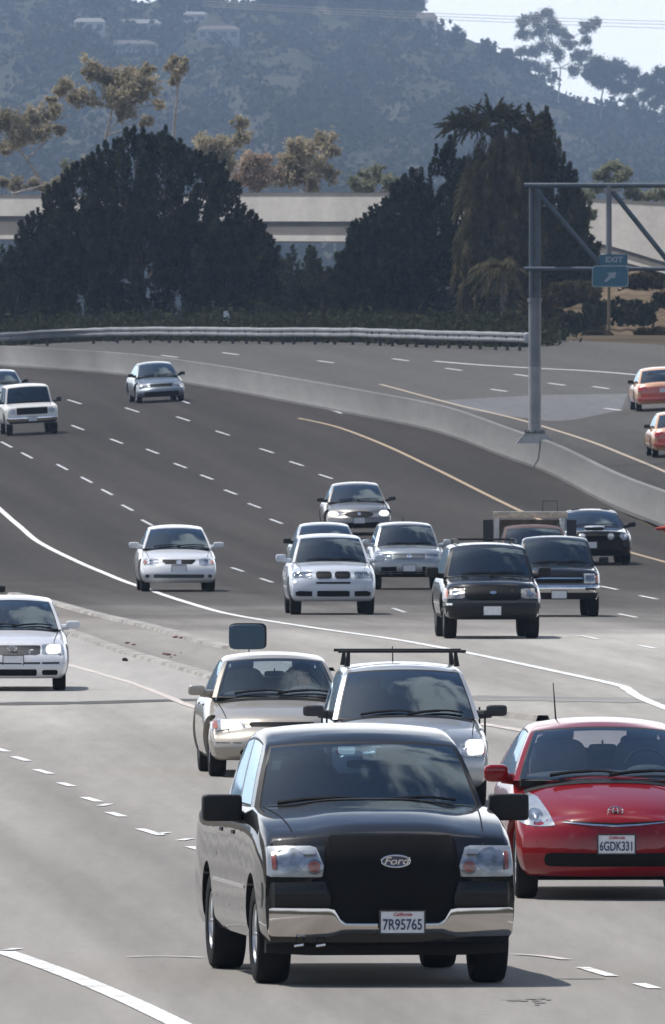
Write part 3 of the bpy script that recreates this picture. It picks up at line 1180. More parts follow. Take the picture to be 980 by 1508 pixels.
# ---- 5 white sedan at the left edge
P_WHITE = paint('white_paint', (.66, .67, .69), rough=.3, dirt_amt=.10)
sp = sedan_spec(W=1.75, paint=P_WHITE, T=[(-.92, .66), (-.84, .74), (-.6, .80), (-.1, .88), (.45, .95), (.7, .97), (2.7, .99), (3.0, .99), (3.55, .97), (3.75, .93)],
                cab=dict(z0=.93, zr=1.45, yb=(.45, 3.15), yt=(1.18, 2.45), hb=.765, hr=.60, wins=[(.10, .47), (.51, .86)]), mir=(.94, .85, 1.0, .11, .05, .06, P_WHITE, 4.0),
                glass=M_GLASS, bow=(.22, 2.8))
sp['face'] = [
    hl(QC([(-.80, .575, .70), (-.76, .565, .72), (-.50, .57, .72), (-.46, .58, .71)], 4), refl=[('reflector', EC(-.67, .645, .06, .06), M_REFL)]),
    ('grille', QC([(-.43, .575, .70), (-.36, .56, .705), (.36, .56, .705), (.43, .575, .70)], 5), M_TRIM, dict(off=.006, th=.02)),
    ('bumper_strip', RC(-.83, .83, .42, .45, .01), M_TRIM, dict(off=.006, th=.02)),
    ('lower_grille', RC(-.38, .38, .24, .34, .02), M_GRILLE, dict(off=.006, th=.02)),
    ('fog_lamp', RC(-.70, -.46, .25, .33, .03), M_GRILLE, dict(off=.006, th=.02, both=True)),
    ('lit_headlamp', RC(.53, .745, .585, .71, .05), M_LITHOT, dict(off=.03, th=0, bulge=.008, label='lit right headlamp')),
]
wht, bvh, cab = make_vehicle('white_sedan', 'white sedan with one bright headlamp, cut by the left edge of the photo', 'car', sp, 18, 1017, 1.0, 168)
plate(wht, bvh, .02, .47)
em = MB()
hz = bvh.ray_cast(Vector((0, -12, .63)), Vector((0, 1, 0)))[0]
yy = hz.y - .03
em.tube([(.068 * math.cos(a), yy, .635 + .068 * math.sin(a)) for a in [2 * math.pi * i / 26 for i in range(26)]], .008, 6, close=True)
em.tube([(-.030, yy, .694), (0, yy, .640), (.030, yy, .694)], .007, 6)
em.tube([(-.056, yy, .662), (-.026, yy, .576), (0, yy, .635), (.026, yy, .576), (.056, yy, .662)], .007, 6)
em.build('emblem', M_CHROME, wht)

# ---- 6 small white sedan on the main road
sp = sedan_spec(W=1.71, paint=P_WHITE, mir=(.92, .85, 1.0, .115, .05, .065, P_WHITE, 4.0), cab=dict(z0=.93, zr=1.44, yb=(.40, 3.15), yt=(1.15, 2.40), hb=.755, hr=.58, wins=[(.10, .47), (.51, .86)]),
                T=[(-.92, .68), (-.84, .75), (-.6, .80), (-.1, .88), (.45, .95), (.7, .97), (2.7, .99), (3.0, .99), (3.55, .97), (3.75, .93)])
sp['face'] = [
    hl(QC([(-.80, .62, .66), (-.74, .58, .71), (-.56, .57, .73), (-.44, .59, .70)], 4), refl=[('reflector', EC(-.6, .65, .055, .05), M_REFL), ('indicator', EC(-.73, .645, .03, .04), M_AMBER)]),
    ('grille', QC([(-.36, .66, .70), (-.28, .60, .70), (.28, .60, .70), (.36, .66, .70)], 5), M_GRILLE, dict(off=.008, th=.02)),
    ('lower_grille', RC(-.55, .55, .30, .38, .02), simple('mesh_grey', (.05, .055, .06), rough=.6), dict(off=.006, th=.02)),
    ('fog_lamp', EC(-.68, .34, .045, .04), M_TRIM, dict(off=.006, th=.02, both=True)),
    ('badge', EC(0, .645, .06, .05), M_CHROME, dict(off=.02, th=.0)),
]
o, bvh, cab = make_vehicle('white_sedan', 'small white sedan alone beside the white edge line of the far road', 'car', sp, 262, 871, 2.4, 116)
plate(o, bvh, 0, .50)

# ---- 7 white SUV with twin kidney grilles
P_WSUV = paint('bluish_white_paint', (.54, .58, .64), rough=.3, dirt_amt=.10)
sp = suv_spec(paint=P_WSUV, mir=(1.03, .8, 1.17, .11, .06, .08, P_WSUV, 4.0), glass=M_GLASSX)
sp['face'] = [
    hl(QC([(-.84, .80, .86), (-.78, .765, .895), (-.48, .765, .895), (-.44, .78, .88)], 4), mat=simple('headlight_smoked', (.20, .23, .26), rough=.12, metal=.4, coat=1.0), refl=[('reflector', EC(-.70, .83, .055, .05), M_REFL), ('reflector', EC(-.55, .83, .055, .05), M_REFL)]),
    ('grille', RC(-.36, -.03, .755, .905, .06), M_GRILLE, dict(off=.010, th=.02, both=True)),
    ('bumper_slot', RC(-.36, .36, .645, .685, .012), M_GRILLE, dict(off=.008, th=.02)),
    ('lower_grille', RC(-.34, .34, .38, .50, .02), M_GRILLE, dict(off=.008, th=.02)),
    ('fog_lamp', QC([(-.78, .40, .47), (-.7, .385, .50), (-.44, .385, .49)], 4), M_GRILLE, dict(off=.008, th=.02, both=True)),
    ('glint_spot', EC(-.80, .69, .03, .03), M_GLINT, dict(off=.012, th=.0, label='small glowing glint')),  # glint put in as a small glowing disc
]
o, bvh, cab = make_vehicle('white_suv', 'white sport utility car with twin grille openings, in the lane left of the black SUV', 'car', sp, 489, 905, 2.2, 131)

# ---- 8 pale sedan tucked behind the white SUV
P_PALE = paint('pale_silver_paint', (.40, .43, .46), metal=.4, rough=.35, dirt_amt=.12)
sp = sedan_spec(paint=P_PALE, glass=M_GLASSX)
sp['face'] = [hl(QC([(-.82, .58, .64), (-.76, .56, .69), (-.5, .57, .68)], 4)), ('grille', RC(-.38, .38, .57, .66, .02), M_GRILLE, dict(off=.006, th=.02))]
make_vehicle('silver_sedan', 'pale silver sedan mostly hidden directly behind the white twin-grille car', 'car', sp, 481, 856, 2.2, 106)

# ---- 9 silver SUV
sp = suv_spec(W=1.9, paint=paint('silver_blue_paint', (.30, .325, .35), metal=.5, rough=.36, dirt_amt=.12), glass=M_GLASSX, tr=.36, zb=.36, mir=(1.02, .8, 1.16, .10, .06, .085, P_SILV, 4))
M_FASC = simple('fascia_dark', (.10, .115, .13), rough=.35, metal=.3)
sp['face'] = [
    hl(QC([(-.87, .80, .86), (-.80, .77, .91), (-.46, .78, .89), (-.42, .80, .87)], 4), mat=simple('headlight_smoked', (.20, .23, .26), rough=.12, metal=.4, coat=1.0), refl=[('reflector', EC(-.68, .84, .07, .05), M_REFL)]),
    ('grille', RC(-.40, .40, .77, .90, .03), M_FASC, dict(off=.008, th=.02)),
    ('badge', EC(0, .835, .06, .05), M_CHROME, dict(off=.02, th=0)),
    ('lower_grille', QC([(-.70, .46, .56), (-.32, .46, .58)], 6), M_GRILLE, dict(off=.008, th=.02, both=True)),
    ('lower_valance', RC(-.86, .86, .30, .45, .04), M_BLACK, dict(off=.006, th=.05)),
]
o, bvh, cab = make_vehicle('silver_suv', 'silver sport utility car behind and to the left of the black SUV', 'car', sp, 601, 868, 2.2, 108)
plate(o, bvh, 0, .54)
an = MB()
an.tube([(.02, 3.2, 1.66), (.02, 3.26, 1.78)], [.03, .01], 6)
an.build('antenna', M_BLACK, o)

# ---- 10 older sedan with both headlights on
sp = sedan_spec(W=1.87, paint=paint('grey_beige_paint', (.22, .215, .21), metal=.5, rough=.38), glass=M_GLASSX, bow=(.36, 2.3), mir=(.99, .85, .98, .10, .05, .055, M_TRIM),
                T=[(-.92, .62), (-.84, .70), (-.6, .78), (-.1, .86), (.45, .93), (.7, .95), (2.7, .97), (3.0, .985), (3.55, .97), (3.75, .93)],
                cab=dict(z0=.91, zr=1.44, yb=(.42, 3.15), yt=(1.22, 2.35), hb=.80, hr=.62, wins=[(.10, .47), (.51, .86)]))
sp['face'] = [
    hl(QC([(-.84, .56, .63), (-.78, .53, .68), (-.62, .53, .68), (-.52, .56, .62)], 4), lit=(EC(-.70, .605, .13, .072), M_LITHOT)),
    ('grille', EC(0, .585, .40, .085), M_GRILLE, dict(off=.010, th=.02)),
    ('badge', EC(0, .60, .045, .04), M_CHROME, dict(off=.022, th=0)),
    ('bumper_strip', RC(-.88, .88, .47, .49, .01), M_TRIM, dict(off=.01, th=.02)),
    ('lower_grille', RC(-.55, .55, .24, .36, .03), M_GRILLE, dict(off=.006, th=.02)),
]
o, bvh, cab = make_vehicle('grey_sedan', 'silver grey sedan with both headlights lit and an oval grille', 'car', sp, 528, 788, 2.5, 100)
plate(o, bvh, 0, .42)

# ---- 11 black SUV
sp = suv_spec(W=1.79, paint=P_BLACK, tr=.365, zb=.34, glass=M_GLASSD, bow=(.16, 3.4),
              T=[(-.88, .90), (-.80, .98), (-.55, 1.03), (0, 1.07), (.5, 1.12), (.8, 1.14), (3.6, 1.16), (3.75, 1.14)],
              cab=dict(z0=1.08, zr=1.69, yb=(.48, 3.66), yt=(1.05, 3.45), hb=.80, hr=.655, wins=[(.09, .36), (.39, .66), (.69, .93)]), mir=(1.0, .78, 1.16, .11, .06, .09, M_BLACK, 7))
M_LAMPD = simple('headlight_yellowed', (.38, .35, .31), rough=.2, metal=.35, coat=1.0, var=.3, scale=20)
sp['face'] = [
    hl(QC([(-.86, .72, .88), (-.80, .71, .895), (-.56, .715, .89), (-.50, .73, .875)], 4), mat=M_LAMPD, refl=[('indicator', RC(-.845, -.79, .73, .87, .015, 5), M_AMBER), ('reflector', EC(-.66, .80, .07, .06), M_REFL)]),
    ('grille', QC([(-.48, .72, .90), (-.42, .68, .93), (.42, .68, .93), (.48, .72, .90)], 5), M_GRILLE, dict(off=.010, th=.02)),
    ('badge', EC(0, .82, .06, .026), M_CHROME, dict(off=.022, th=0)),
    ('front_bumper', RC(-.86, .86, .44, .64, .05), M_BLACK, dict(off=.06, th=.05, bulge=.02)),
    ('air_dam', RC(-.78, .78, .345, .43, .02), M_BLACK, dict(off=.01, th=.1)),
    ('bumper_reflector', RC(-.86, -.72, .585, .63, .012), M_CHROME, dict(off=.085, th=0)),
]
sp['side'] = sp['side'] + [(.6, 2.3, .38, .43, M_TRIM, 'running_board')]
exp, bvh, cab = make_vehicle('black_suv', 'black sport utility vehicle with black roof rails and yellowed headlights', 'car', sp, 723, 940, 2.5, 149)
plate(exp, bvh, -.02, .50, y_off=.095)
rk = MB()
for s in (-1, 1):
    rk.tube([(s * .52, 1.3, 1.66), (s * .52, 1.5, 1.735), (s * .52, 3.2, 1.735), (s * .52, 3.4, 1.66)], .017, 6)
for y in (1.6, 2.9):
    rk.tube([(-.52, y, 1.735), (.52, y, 1.735)], .016, 6)
rk.build('roof_rail', M_BLACK, exp)

# ---- 12 dark compact pickup
P_DARK = paint('dark_blue_paint', (.008, .012, .018), rough=.3, dirt=(.05, .05, .048), dirt_amt=.15)
pk = dict(ov=.80, wb=2.85, ro=1.05, zb=.36, tr=.345, tw=.22, hw=[(0, .93), (.2, .98), (.5, 1.0), (.8, .98), (.94, .93), (1, .86)], bow=(.12, 3.4), crown=.045,
          fp=[(0, .05), (.2, 0), (.75, .02), (1, .10)], rp=[(0, .03), (1, .0)], bed=(2.0, 3.82, .68))
sp = suv_spec(W=1.76, paint=P_DARK, T=[(-.80, .92), (-.74, .98), (-.4, 1.02), (.4, 1.08), (.7, 1.1), (3.8, 1.1), (3.9, 1.08)],
              cab=dict(z0=1.05, zr=1.66, yb=(.42, 1.92), yt=(.98, 1.80), hb=.79, hr=.655, wins=[(.16, .80)], seat=1.35), mir=(.98, .7, 1.15, .10, .06, .08, M_BLACK, 6), glass=M_GLASSD, **pk)
M_LAMPW = simple('headlight_dull', (.42, .42, .43), rough=.2, metal=.35, coat=1.0, var=.3, scale=20)
sp['face'] = [
    hl(QC([(-.84, .70, .88), (-.80, .69, .89), (-.50, .69, .89)], 4), mat=M_LAMPW, refl=[('indicator', RC(-.82, -.75, .71, .86, .012, 5), M_AMBER), ('reflector', RC(-.70, -.53, .72, .86, .03), M_REFL)]),
    ('grille', RC(-.48, .48, .70, .89, .02), M_GRILLE, dict(off=.012, th=.02)),
    ('grille_bar', RC(-.48, .48, .78, .81, .01), M_CHROME, dict(off=.03, th=.01)),
    ('front_bumper', RC(-.845, .845, .50, .66, .03), M_CHROME, dict(off=.09, th=.05, bulge=.025)),
    ('bumper_marker', RC(.52, .74, .55, .60, .012), M_TRIM, dict(off=.118, th=0)),
    ('air_dam', RC(-.76, .76, .37, .49, .02), M_BLACK, dict(off=.01, th=.1)),
]
rng_t, bvh, cab = make_vehicle('pickup_truck', 'dark compact pickup with a chrome front bumper, half hidden by the black SUV', 'pickup truck', sp, 822, 908, 2.2, 126, clamp=(.94, 1.1))
plate(rng_t, bvh, -.02, .46, y_off=.10)

# ---- 13 small truck with stake rack
sp = suv_spec(W=1.70, paint=paint('faded_maroon_paint', (.10, .06, .055), rough=.5, coat=.3), T=[(-.80, .88), (-.74, .95), (-.4, 1.0), (.4, 1.05), (.7, 1.07), (3.8, 1.05), (3.9, 1.03)],
              cab=dict(z0=1.02, zr=1.60, yb=(.42, 1.92), yt=(.95, 1.80), hb=.76, hr=.63, wins=[(.16, .80)], seat=1.35), mir=(.95, .7, 1.12, .09, .05, .08, M_BLACK, 6), glass=M_GLASSX, **pk)
sp['face'] = [hl(RC(-.80, -.50, .70, .86, .03), mat=M_LAMPW), ('grille', RC(-.46, .46, .70, .87, .02), M_GRILLE, dict(off=.012, th=.02)), ('front_bumper', RC(-.81, .81, .48, .62, .03), M_CHROME, dict(off=.08, th=.05))]
stk, bvh, cab = make_vehicle('stake_truck', 'small work truck with a tall wooden stake rack, behind the dark compact pickup', 'truck', sp, 789, 878, 2.2, 112)
M_WOODT = simple('tan_wood', (.66, .54, .40), rough=.8, var=.3, scale=9)
M_WOODW = simple('pale_wood', (.68, .65, .60), rough=.8, var=.2, scale=9)
for (x0, x1, z0, z1, mt, nm) in ((-.85, .82, 1.74, 1.86, M_WOODT, 'rack_rail'), (-.85, .82, 1.86, 1.885, M_WOODW, 'rack_cap'), (-.82, -.72, .95, 1.74, M_WOODW, 'stake'), (.66, .76, .95, 1.74, M_WOODW, 'stake'),
                                 (-.71, .65, .98, 1.70, simple('brown_board', (.10, .075, .05), rough=.9, var=.4, scale=7), 'headboard'), (.80, 1.02, 1.02, 1.70, M_TRIM, 'side_board'), (-1.08, -.85, 1.02, 1.70, M_TRIM, 'side_board')):
    m = MB()
    m.box(x0, x1, 2.02, 2.08, z0, z1 - .002, ch=.006)
    m.build(nm, mt, stk, smooth=False)
m = MB()
m.tube([(.27, 2.2, 1.86), (.27, 2.2, 2.12), (.60, 2.2, 2.12), (.60, 2.2, 1.86)], .014, 6)
m.build('ladder_frame', M_TRIM, stk)

# ---- 14 black muscle car with hood scoop
sp = sedan_spec(W=1.88, paint=P_BLACK, zb=.24, tr=.335, tw=.24, glass=M_GLASSD, bow=(.18, 3.2), mir=(1.0, .85, 1.0, .10, .05, .06, M_BLACK),
                T=[(-.92, .80), (-.88, .86), (-.6, .89), (-.1, .93), (.45, .97), (.7, .98), (2.7, 1.0), (3.0, 1.0), (3.55, 1.02), (3.75, .98)],
                cab=dict(z0=.94, zr=1.39, yb=(.55, 3.0), yt=(1.28, 2.2), hb=.81, hr=.62, wins=[(.12, .6)], seat=1.7),
                fp=[(0, .10), (.2, .03), (.5, .02), (.9, .0), (1, .05)])
sp['face'] = [
    ('grille', RC(-.56, .56, .62, .84, .02), M_GRILLE, dict(off=.006, th=.02)),
    hl(EC(-.70, .735, .10, .10), mat=M_LAMP),
    ('fog_lamp', EC(-.36, .73, .085, .085), M_LAMP, dict(off=.02, th=.02, both=True)),
    ('lower_grille', RC(-.6, .6, .28, .42, .03), M_GRILLE, dict(off=.006, th=.02)),
]
mus, bvh, cab = make_vehicle('black_coupe', 'black muscle coupe with hood scoop and round lamps in its grille, nearest the median', 'car', sp, 876, 832, 2.6, 110)
plate(mus, bvh, -.15, .52)
m = MB()
m.sbox((0, .0, .955), (.26, .42, .045), 2.6)
m.build('hood_scoop', P_SILV, mus)

# ---- 15 old white two-door on the far left
sp = suv_spec(W=1.93, paint=paint('old_white_paint', (.66, .66, .64), rough=.45, coat=.4, dirt_amt=.2), tr=.37, zb=.42, glass=M_GLASSX, bow=(.07, 4), crown=.03,
              T=[(-.88, .98), (-.82, 1.04), (-.5, 1.07), (.5, 1.12), (.8, 1.13), (3.6, 1.14), (3.75, 1.12)], fp=[(0, .03), (.5, 0), (1, .06)], hw=[(0, .95), (.3, 1), (.8, 1), (.95, .96), (1, .91)],
              cab=dict(z0=1.08, zr=1.78, yb=(.55, 3.66), yt=(.92, 3.5), hb=.84, hr=.74, wins=[(.09, .36), (.42, .93)]), mir=(1.08, .75, 1.2, .09, .05, .08, M_BLACK, 5))
sp['face'] = [
    hl(EC(-.70, .86, .10, .10), mat=M_LAMPW),
    ('grille', RC(-.55, .55, .74, .98, .02), M_GRILLE, dict(off=.008, th=.02)),
    ('front_bumper', RC(-.90, .90, .50, .66, .03), M_CHROME, dict(off=.12, th=.06, bulge=.02)),
    ('air_dam', RC(-.85, .85, .43, .5, .02), M_BLACK, dict(off=.01, th=.1)),
]
brn, bvh, cab = make_vehicle('white_offroader', 'old boxy white off-roader with upright windscreen and chrome bumper', 'car', sp, 47, 640, 5.0, 80, clamp=(.9, 1.1))
plate(brn, bvh, 0, .58, y_off=.15)

# ---- 16 silver vehicle behind it
sp = sedan_spec(paint=P_PALE, glass=M_GLASSX)
sp['face'] = [hl(QC([(-.82, .58, .64), (-.76, .56, .69), (-.5, .57, .68)], 4)), ('grille', RC(-.38, .38, .57, .66, .02), M_GRILLE, dict(off=.006, th=.02)), ('front_bumper', RC(-.8, .8, .30, .44, .03), M_TRIM, dict(off=.02, th=.03))]
make_vehicle('silver_sedan', 'pale sedan behind the boxy white off-roader, cut by the left edge', 'car', sp, 6, 602, 5.5, 72)

# ---- 17 far silver sedan on its own
sp = sedan_spec(W=1.80, paint=paint('far_silver_paint', (.15, .18, .21), metal=.6, rough=.4), glass=M_GLASSX)
sp['face'] = [
    hl(QC([(-.84, .58, .66), (-.76, .56, .70), (-.48, .58, .68)], 4), mat=M_LAMPW),
    ('grille', RC(-.40, .40, .56, .67, .02), M_GRILLE, dict(off=.006, th=.02)),
    ('lower_grille', RC(-.62, .62, .24, .40, .03), M_GRILLE, dict(off=.006, th=.02)),
]
make_vehicle('silver_sedan', 'silver sedan alone near the median barrier, farthest up the road', 'car', sp, 236, 592, 6.0, 76, clamp=(.9, 1.1))

# ---- 18/19 cabs going away on the opposite carriageway
P_CAB = paint('cab_orange_paint', (.70, .42, .26), rough=.35)
M_CABR = simple('cab_red', (.55, .10, .07), rough=.35, coat=.8)
for (px, py, lab, w) in ((976, 604, 'red and cream cab driving away, the farther one on the opposite road', 84), (1002, 672, 'red and cream cab driving away, the nearer one beside the median', 88)):
    sp = sedan_spec(W=1.95, paint=P_CAB, ro=1.15, zb=.26, glass=M_GLASSD, sglass=M_GLASSD, bow=(.16, 3),
                    T=[(-.92, .68), (-.84, .75), (-.6, .82), (.45, .95), (.7, .97), (2.7, .99), (3.0, 1.0), (3.6, 1.0), (3.8, .98), (3.85, .94)],
                    cab=dict(z0=.95, zr=1.47, yb=(.45, 3.05), yt=(1.15, 2.35), hb=.82, hr=.65, wins=[(.10, .47), (.51, .86)]), rp=[(0, .1), (.2, .0), (.9, .03), (1, .1)])
    sp['face'] = [
        ('boot_panel', RC(-.80, .80, .40, .93, .05), M_CABR, dict(off=.012, th=.03, sgn=-1)),
        ('tail_light', QC([(-.88, .70, .84), (-.62, .68, .86), (-.56, .70, .78)], 4), M_REDLENS, dict(off=.022, th=.03, both=True, sgn=-1)),
        ('rear_bumper', RC(-.94, .94, .36, .50, .04), M_CABR, dict(off=.07, th=.05, sgn=-1, bulge=.02)),
        ('grille', RC(-.38, .38, .55, .66, .02), M_GRILLE, dict(off=.006, th=.02)),
        hl(RC(-.80, -.48, .55, .68, .03)),
    ]
    # turn round: the rear faces the camera; the placed point is the rear axle
    root, bvh, cab = make_vehicle('taxi', lab, 'taxi', sp, px, py, 0, w, group='cabs on the opposite road', clamp=(.96, 1.08))
    ang = 180 + 3.0
    back = Vector((0, sp['wb'] * root.scale.x, 0))
    root.rotation_euler = (-root.rotation_euler.x, -root.rotation_euler.y, R(ang))
    gx, gy = root.location.x - .05 * back.y, root.location.y + back.y
    root.location = (gx, gy, ground(gx, gy))
    plate(root, bvh, 0, .72, sgn=-1, frame=False)

# ---- 20 dark sedan past the left edge
sp = sedan_spec(paint=P_DARK, glass=M_GLASSX, mir=(.95, .85, .99, .10, .05, .06, M_BLACK))
sp['face'] = [hl(QC([(-.82, .58, .64), (-.76, .56, .69), (-.5, .57, .68)], 4)), ('grille', RC(-.38, .38, .57, .66, .02), M_GRILLE, dict(off=.006, th=.02))]
make_vehicle('dark_sedan', 'dark sedan almost wholly past the left edge, behind the white one with a lit headlamp', 'car', sp, -81, 952, 0.5)


# ------------------------------------------------------------------ people in the cars
def person(label, car, shirt, x=.36, hair=(.02, .015, .012)):
    c = car
    # joints in the car's own coordinates, sitting on the seat
    cab_sp = c['_cab']
    zb, y = cab_sp[0], cab_sp[1]
    J = [(x, y - .08, zb - .32), (x, y - .05, zb - .08), (x, y - .04, zb + .14), (x, y - .05, zb + .26), (x, y - .06, zb + .33), (x, y - .085, zb + .42), (x, y - .08, zb + .50),
         (x - .19, y - .06, zb + .18), (x - .25, y - .16, zb - .04), (x - .16, y - .40, zb + .06),
         (x + .19, y - .06, zb + .18), (x + .25, y - .16, zb - .04), (x + .16, y - .40, zb + .06),
         (x - .1, y - .45, zb - .36), (x + .1, y - .45, zb - .36)]
    E = [(0, 1), (1, 2), (2, 3), (3, 4), (4, 5), (5, 6), (2, 7), (7, 8), (8, 9), (2, 10), (10, 11), (11, 12), (0, 13), (0, 14)]
    rad = [.15, .15, .16, .07, .058, .095, .075, .065, .05, .04, .065, .05, .04, .08, .08]
    me = bpy.data.meshes.new('person')
    me.from_pydata(J, E, [])
    o = bpy.data.objects.new('tmp', me)
    COL.objects.link(o)
    md = o.modifiers.new('s', 'SKIN')
    for i, r_ in enumerate(rad):
        me.skin_vertices[0].data[i].radius = (r_, r_ * (.72 if i < 3 else 1))
    me.skin_vertices[0].data[0].use_root = True
    sb = o.modifiers.new('d', 'SUBSURF')
    sb.levels = 2
    sb.render_levels = 2
    res = evaluated(o)
    bpy.data.objects.remove(o)
    root = c
    mw = Matrix.LocRotScale(root.location, root.rotation_euler, root.scale)
    res.materials.append(shirt)
    res.materials.append(M_SKIN)
    for p_ in res.polygons:
        if p_.center.z > zb + .28:
            p_.material_index = 1
    po = bpy.data.objects.new('person', res)
    res.shade_smooth()
    COL.objects.link(po)
    po.matrix_world = mw
    tag(po, label, 'person', 'people in the cars')
    h = MB()
    h.sbox((x, y - .065, zb + .49), (.105, .115, .095), 2.2)
    h.sbox((x, y - .03, zb + .42), (.10, .085, .13), 2.2)
    h.build('hair', simple('dark_hair', hair, rough=.7), po)
    nz = MB()
    nz.sbox((x, y - .185, zb + .425), (.017, .025, .03), 2)
    for s in (-1, 1):
        nz.sbox((x + s * .036, y - .168, zb + .455), (.016, .012, .009), 2)
    nz.sbox((x, y - .17, zb + .375), (.03, .01, .008), 2)
    nz.build('face', simple('face_tone', (.34, .18, .13), rough=.6), po)


for root, zz, yy in ((sed, .73, 1.5), (exp, .93, 1.55), (rng_t, .90, 1.3)):
    root['_cab'] = (zz, yy)
person('driver in a dark top behind the windscreen of the silver sedan with a visible driver', sed, simple('dark_shirt', (.03, .035, .05), rough=.9))
person('driver in a pale top behind the windscreen of the black sport utility vehicle', exp, simple('pale_shirt', (.45, .43, .40), rough=.9), x=.06 + .3)
person('driver in a grey top behind the windscreen of the dark compact pickup', rng_t, simple('grey_shirt', (.22, .22, .24), rough=.9), x=.30)
for root in (sed, exp, rng_t):
    del root['_cab']


# ------------------------------------------------------------------ road surfaces
def road_material(name, stops, streak=.16, scale=1.0, tint=(.30, .22, .14), tint_amt=.25):
    m, nt, out = new_mat(name)
    b = nd(nt, 'ShaderNodeBsdfPrincipled')
    g = nd(nt, 'ShaderNodeNewGeometry')
    sx = nd(nt, 'ShaderNodeSeparateXYZ')
    nt.links.new(g.outputs['Position'], sx.inputs[0])
    big = nd(nt, 'ShaderNodeTexNoise')
    big.inputs['Scale'].default_value = .05
    big.inputs['Detail'].default_value = 6
    nt.links.new(g.outputs['Position'], big.inputs['Vector'])
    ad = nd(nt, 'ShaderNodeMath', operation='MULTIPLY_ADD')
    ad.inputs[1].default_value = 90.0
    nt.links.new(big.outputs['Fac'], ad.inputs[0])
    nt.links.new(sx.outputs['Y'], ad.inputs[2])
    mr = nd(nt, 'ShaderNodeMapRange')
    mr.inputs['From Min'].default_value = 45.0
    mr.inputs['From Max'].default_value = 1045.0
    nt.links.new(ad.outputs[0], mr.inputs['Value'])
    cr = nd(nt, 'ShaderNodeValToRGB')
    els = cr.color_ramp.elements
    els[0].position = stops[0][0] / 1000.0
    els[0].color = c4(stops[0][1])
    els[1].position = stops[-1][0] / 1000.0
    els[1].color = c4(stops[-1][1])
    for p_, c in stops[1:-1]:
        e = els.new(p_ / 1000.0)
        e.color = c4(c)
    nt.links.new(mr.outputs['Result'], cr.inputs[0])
    # tyre tracks: stretched along the lanes (the lanes lean a little to the left)
    lean = nd(nt, 'ShaderNodeMath', operation='MULTIPLY_ADD')
    lean.inputs[1].default_value = .052
    nt.links.new(sx.outputs['Y'], lean.inputs[0])
    nt.links.new(sx.outputs['X'], lean.inputs[2])
    cb = nd(nt, 'ShaderNodeCombineXYZ')
    mx_ = nd(nt, 'ShaderNodeMath', operation='MULTIPLY')
    mx_.inputs[1].default_value = .62 * scale
    my_ = nd(nt, 'ShaderNodeMath', operation='MULTIPLY')
    my_.inputs[1].default_value = .008
    nt.links.new(lean.outputs[0], mx_.inputs[0])
    nt.links.new(sx.outputs['Y'], my_.inputs[0])
    nt.links.new(mx_.outputs[0], cb.inputs['X'])
    nt.links.new(my_.outputs[0], cb.inputs['Y'])
    st = nd(nt, 'ShaderNodeTexNoise')
    st.inputs['Scale'].default_value = 1.0
    st.inputs['Detail'].default_value = 5
    nt.links.new(cb.outputs[0], st.inputs['Vector'])
    fine = nd(nt, 'ShaderNodeTexNoise')
    fine.inputs['Scale'].default_value = 1.3
    fine.inputs['Detail'].default_value = 8
    fine.inputs['Roughness'].default_value = .75
    fmp = nd(nt, 'ShaderNodeMapping')
    fmp.inputs['Scale'].default_value = (2.2, .10, 2.2)
    nt.links.new(g.outputs['Position'], fmp.inputs[0])
    nt.links.new(fmp.outputs[0], fine.inputs['Vector'])
    m1 = nd(nt, 'ShaderNodeMapRange')
    m1.inputs['From Min'].default_value = .3
    m1.inputs['From Max'].default_value = .7
    m1.inputs['To Min'].default_value = 1 - streak
    m1.inputs['To Max'].default_value = 1 + streak
    nt.links.new(st.outputs['Fac'], m1.inputs['Value'])
    m2 = nd(nt, 'ShaderNodeMapRange')
    m2.inputs['From Min'].default_value = .25
    m2.inputs['From Max'].default_value = .75
    m2.inputs['To Min'].default_value = .86
    m2.inputs['To Max'].default_value = 1.12
    nt.links.new(fine.outputs['Fac'], m2.inputs['Value'])
    mm = nd(nt, 'ShaderNodeMath', operation='MULTIPLY')
    nt.links.new(m1.outputs['Result'], mm.inputs[0])
    nt.links.new(m2.outputs['Result'], mm.inputs[1])
    vm = nd(nt, 'ShaderNodeVectorMath', operation='SCALE')
    nt.links.new(cr.outputs[0], vm.inputs[0])
    nt.links.new(mm.outputs[0], vm.inputs['Scale'])
    # sparse dark spots and oil drips
    sp_ = nd(nt, 'ShaderNodeTexNoise')
    sp_.inputs['Scale'].default_value = 3.1
    sp_.inputs['Detail'].default_value = 3
    nt.links.new(g.outputs['Position'], sp_.inputs['Vector'])
    m3 = nd(nt, 'ShaderNodeMapRange')
    m3.inputs['From Min'].default_value = .69
    m3.inputs['From Max'].default_value = .76
    m3.inputs['To Min'].default_value = 1.0
    m3.inputs['To Max'].default_value = .72
    nt.links.new(sp_.outputs['Fac'], m3.inputs['Value'])
    vm2 = nd(nt, 'ShaderNodeVectorMath', operation='SCALE')
    nt.links.new(vm.outputs['Vector'], vm2.inputs[0])
    nt.links.new(m3.outputs['Result'], vm2.inputs['Scale'])
    nt.links.new(vm2.outputs['Vector'], b.inputs['Base Color'])
    b.inputs['Roughness'].default_value = .95
    b.inputs['Specular IOR Level'].default_value = .06
    bp = nd(nt, 'ShaderNodeBump')
    bp.inputs['Strength'].default_value = .25
    bp.inputs['Distance'].default_value = .02
    nt.links.new(fine.outputs['Fac'], bp.inputs['Height'])
    nt.links.new(bp.outputs[0], b.inputs['Normal'])
    nt.links.new(b.outputs[0], out.inputs[0])
    return m


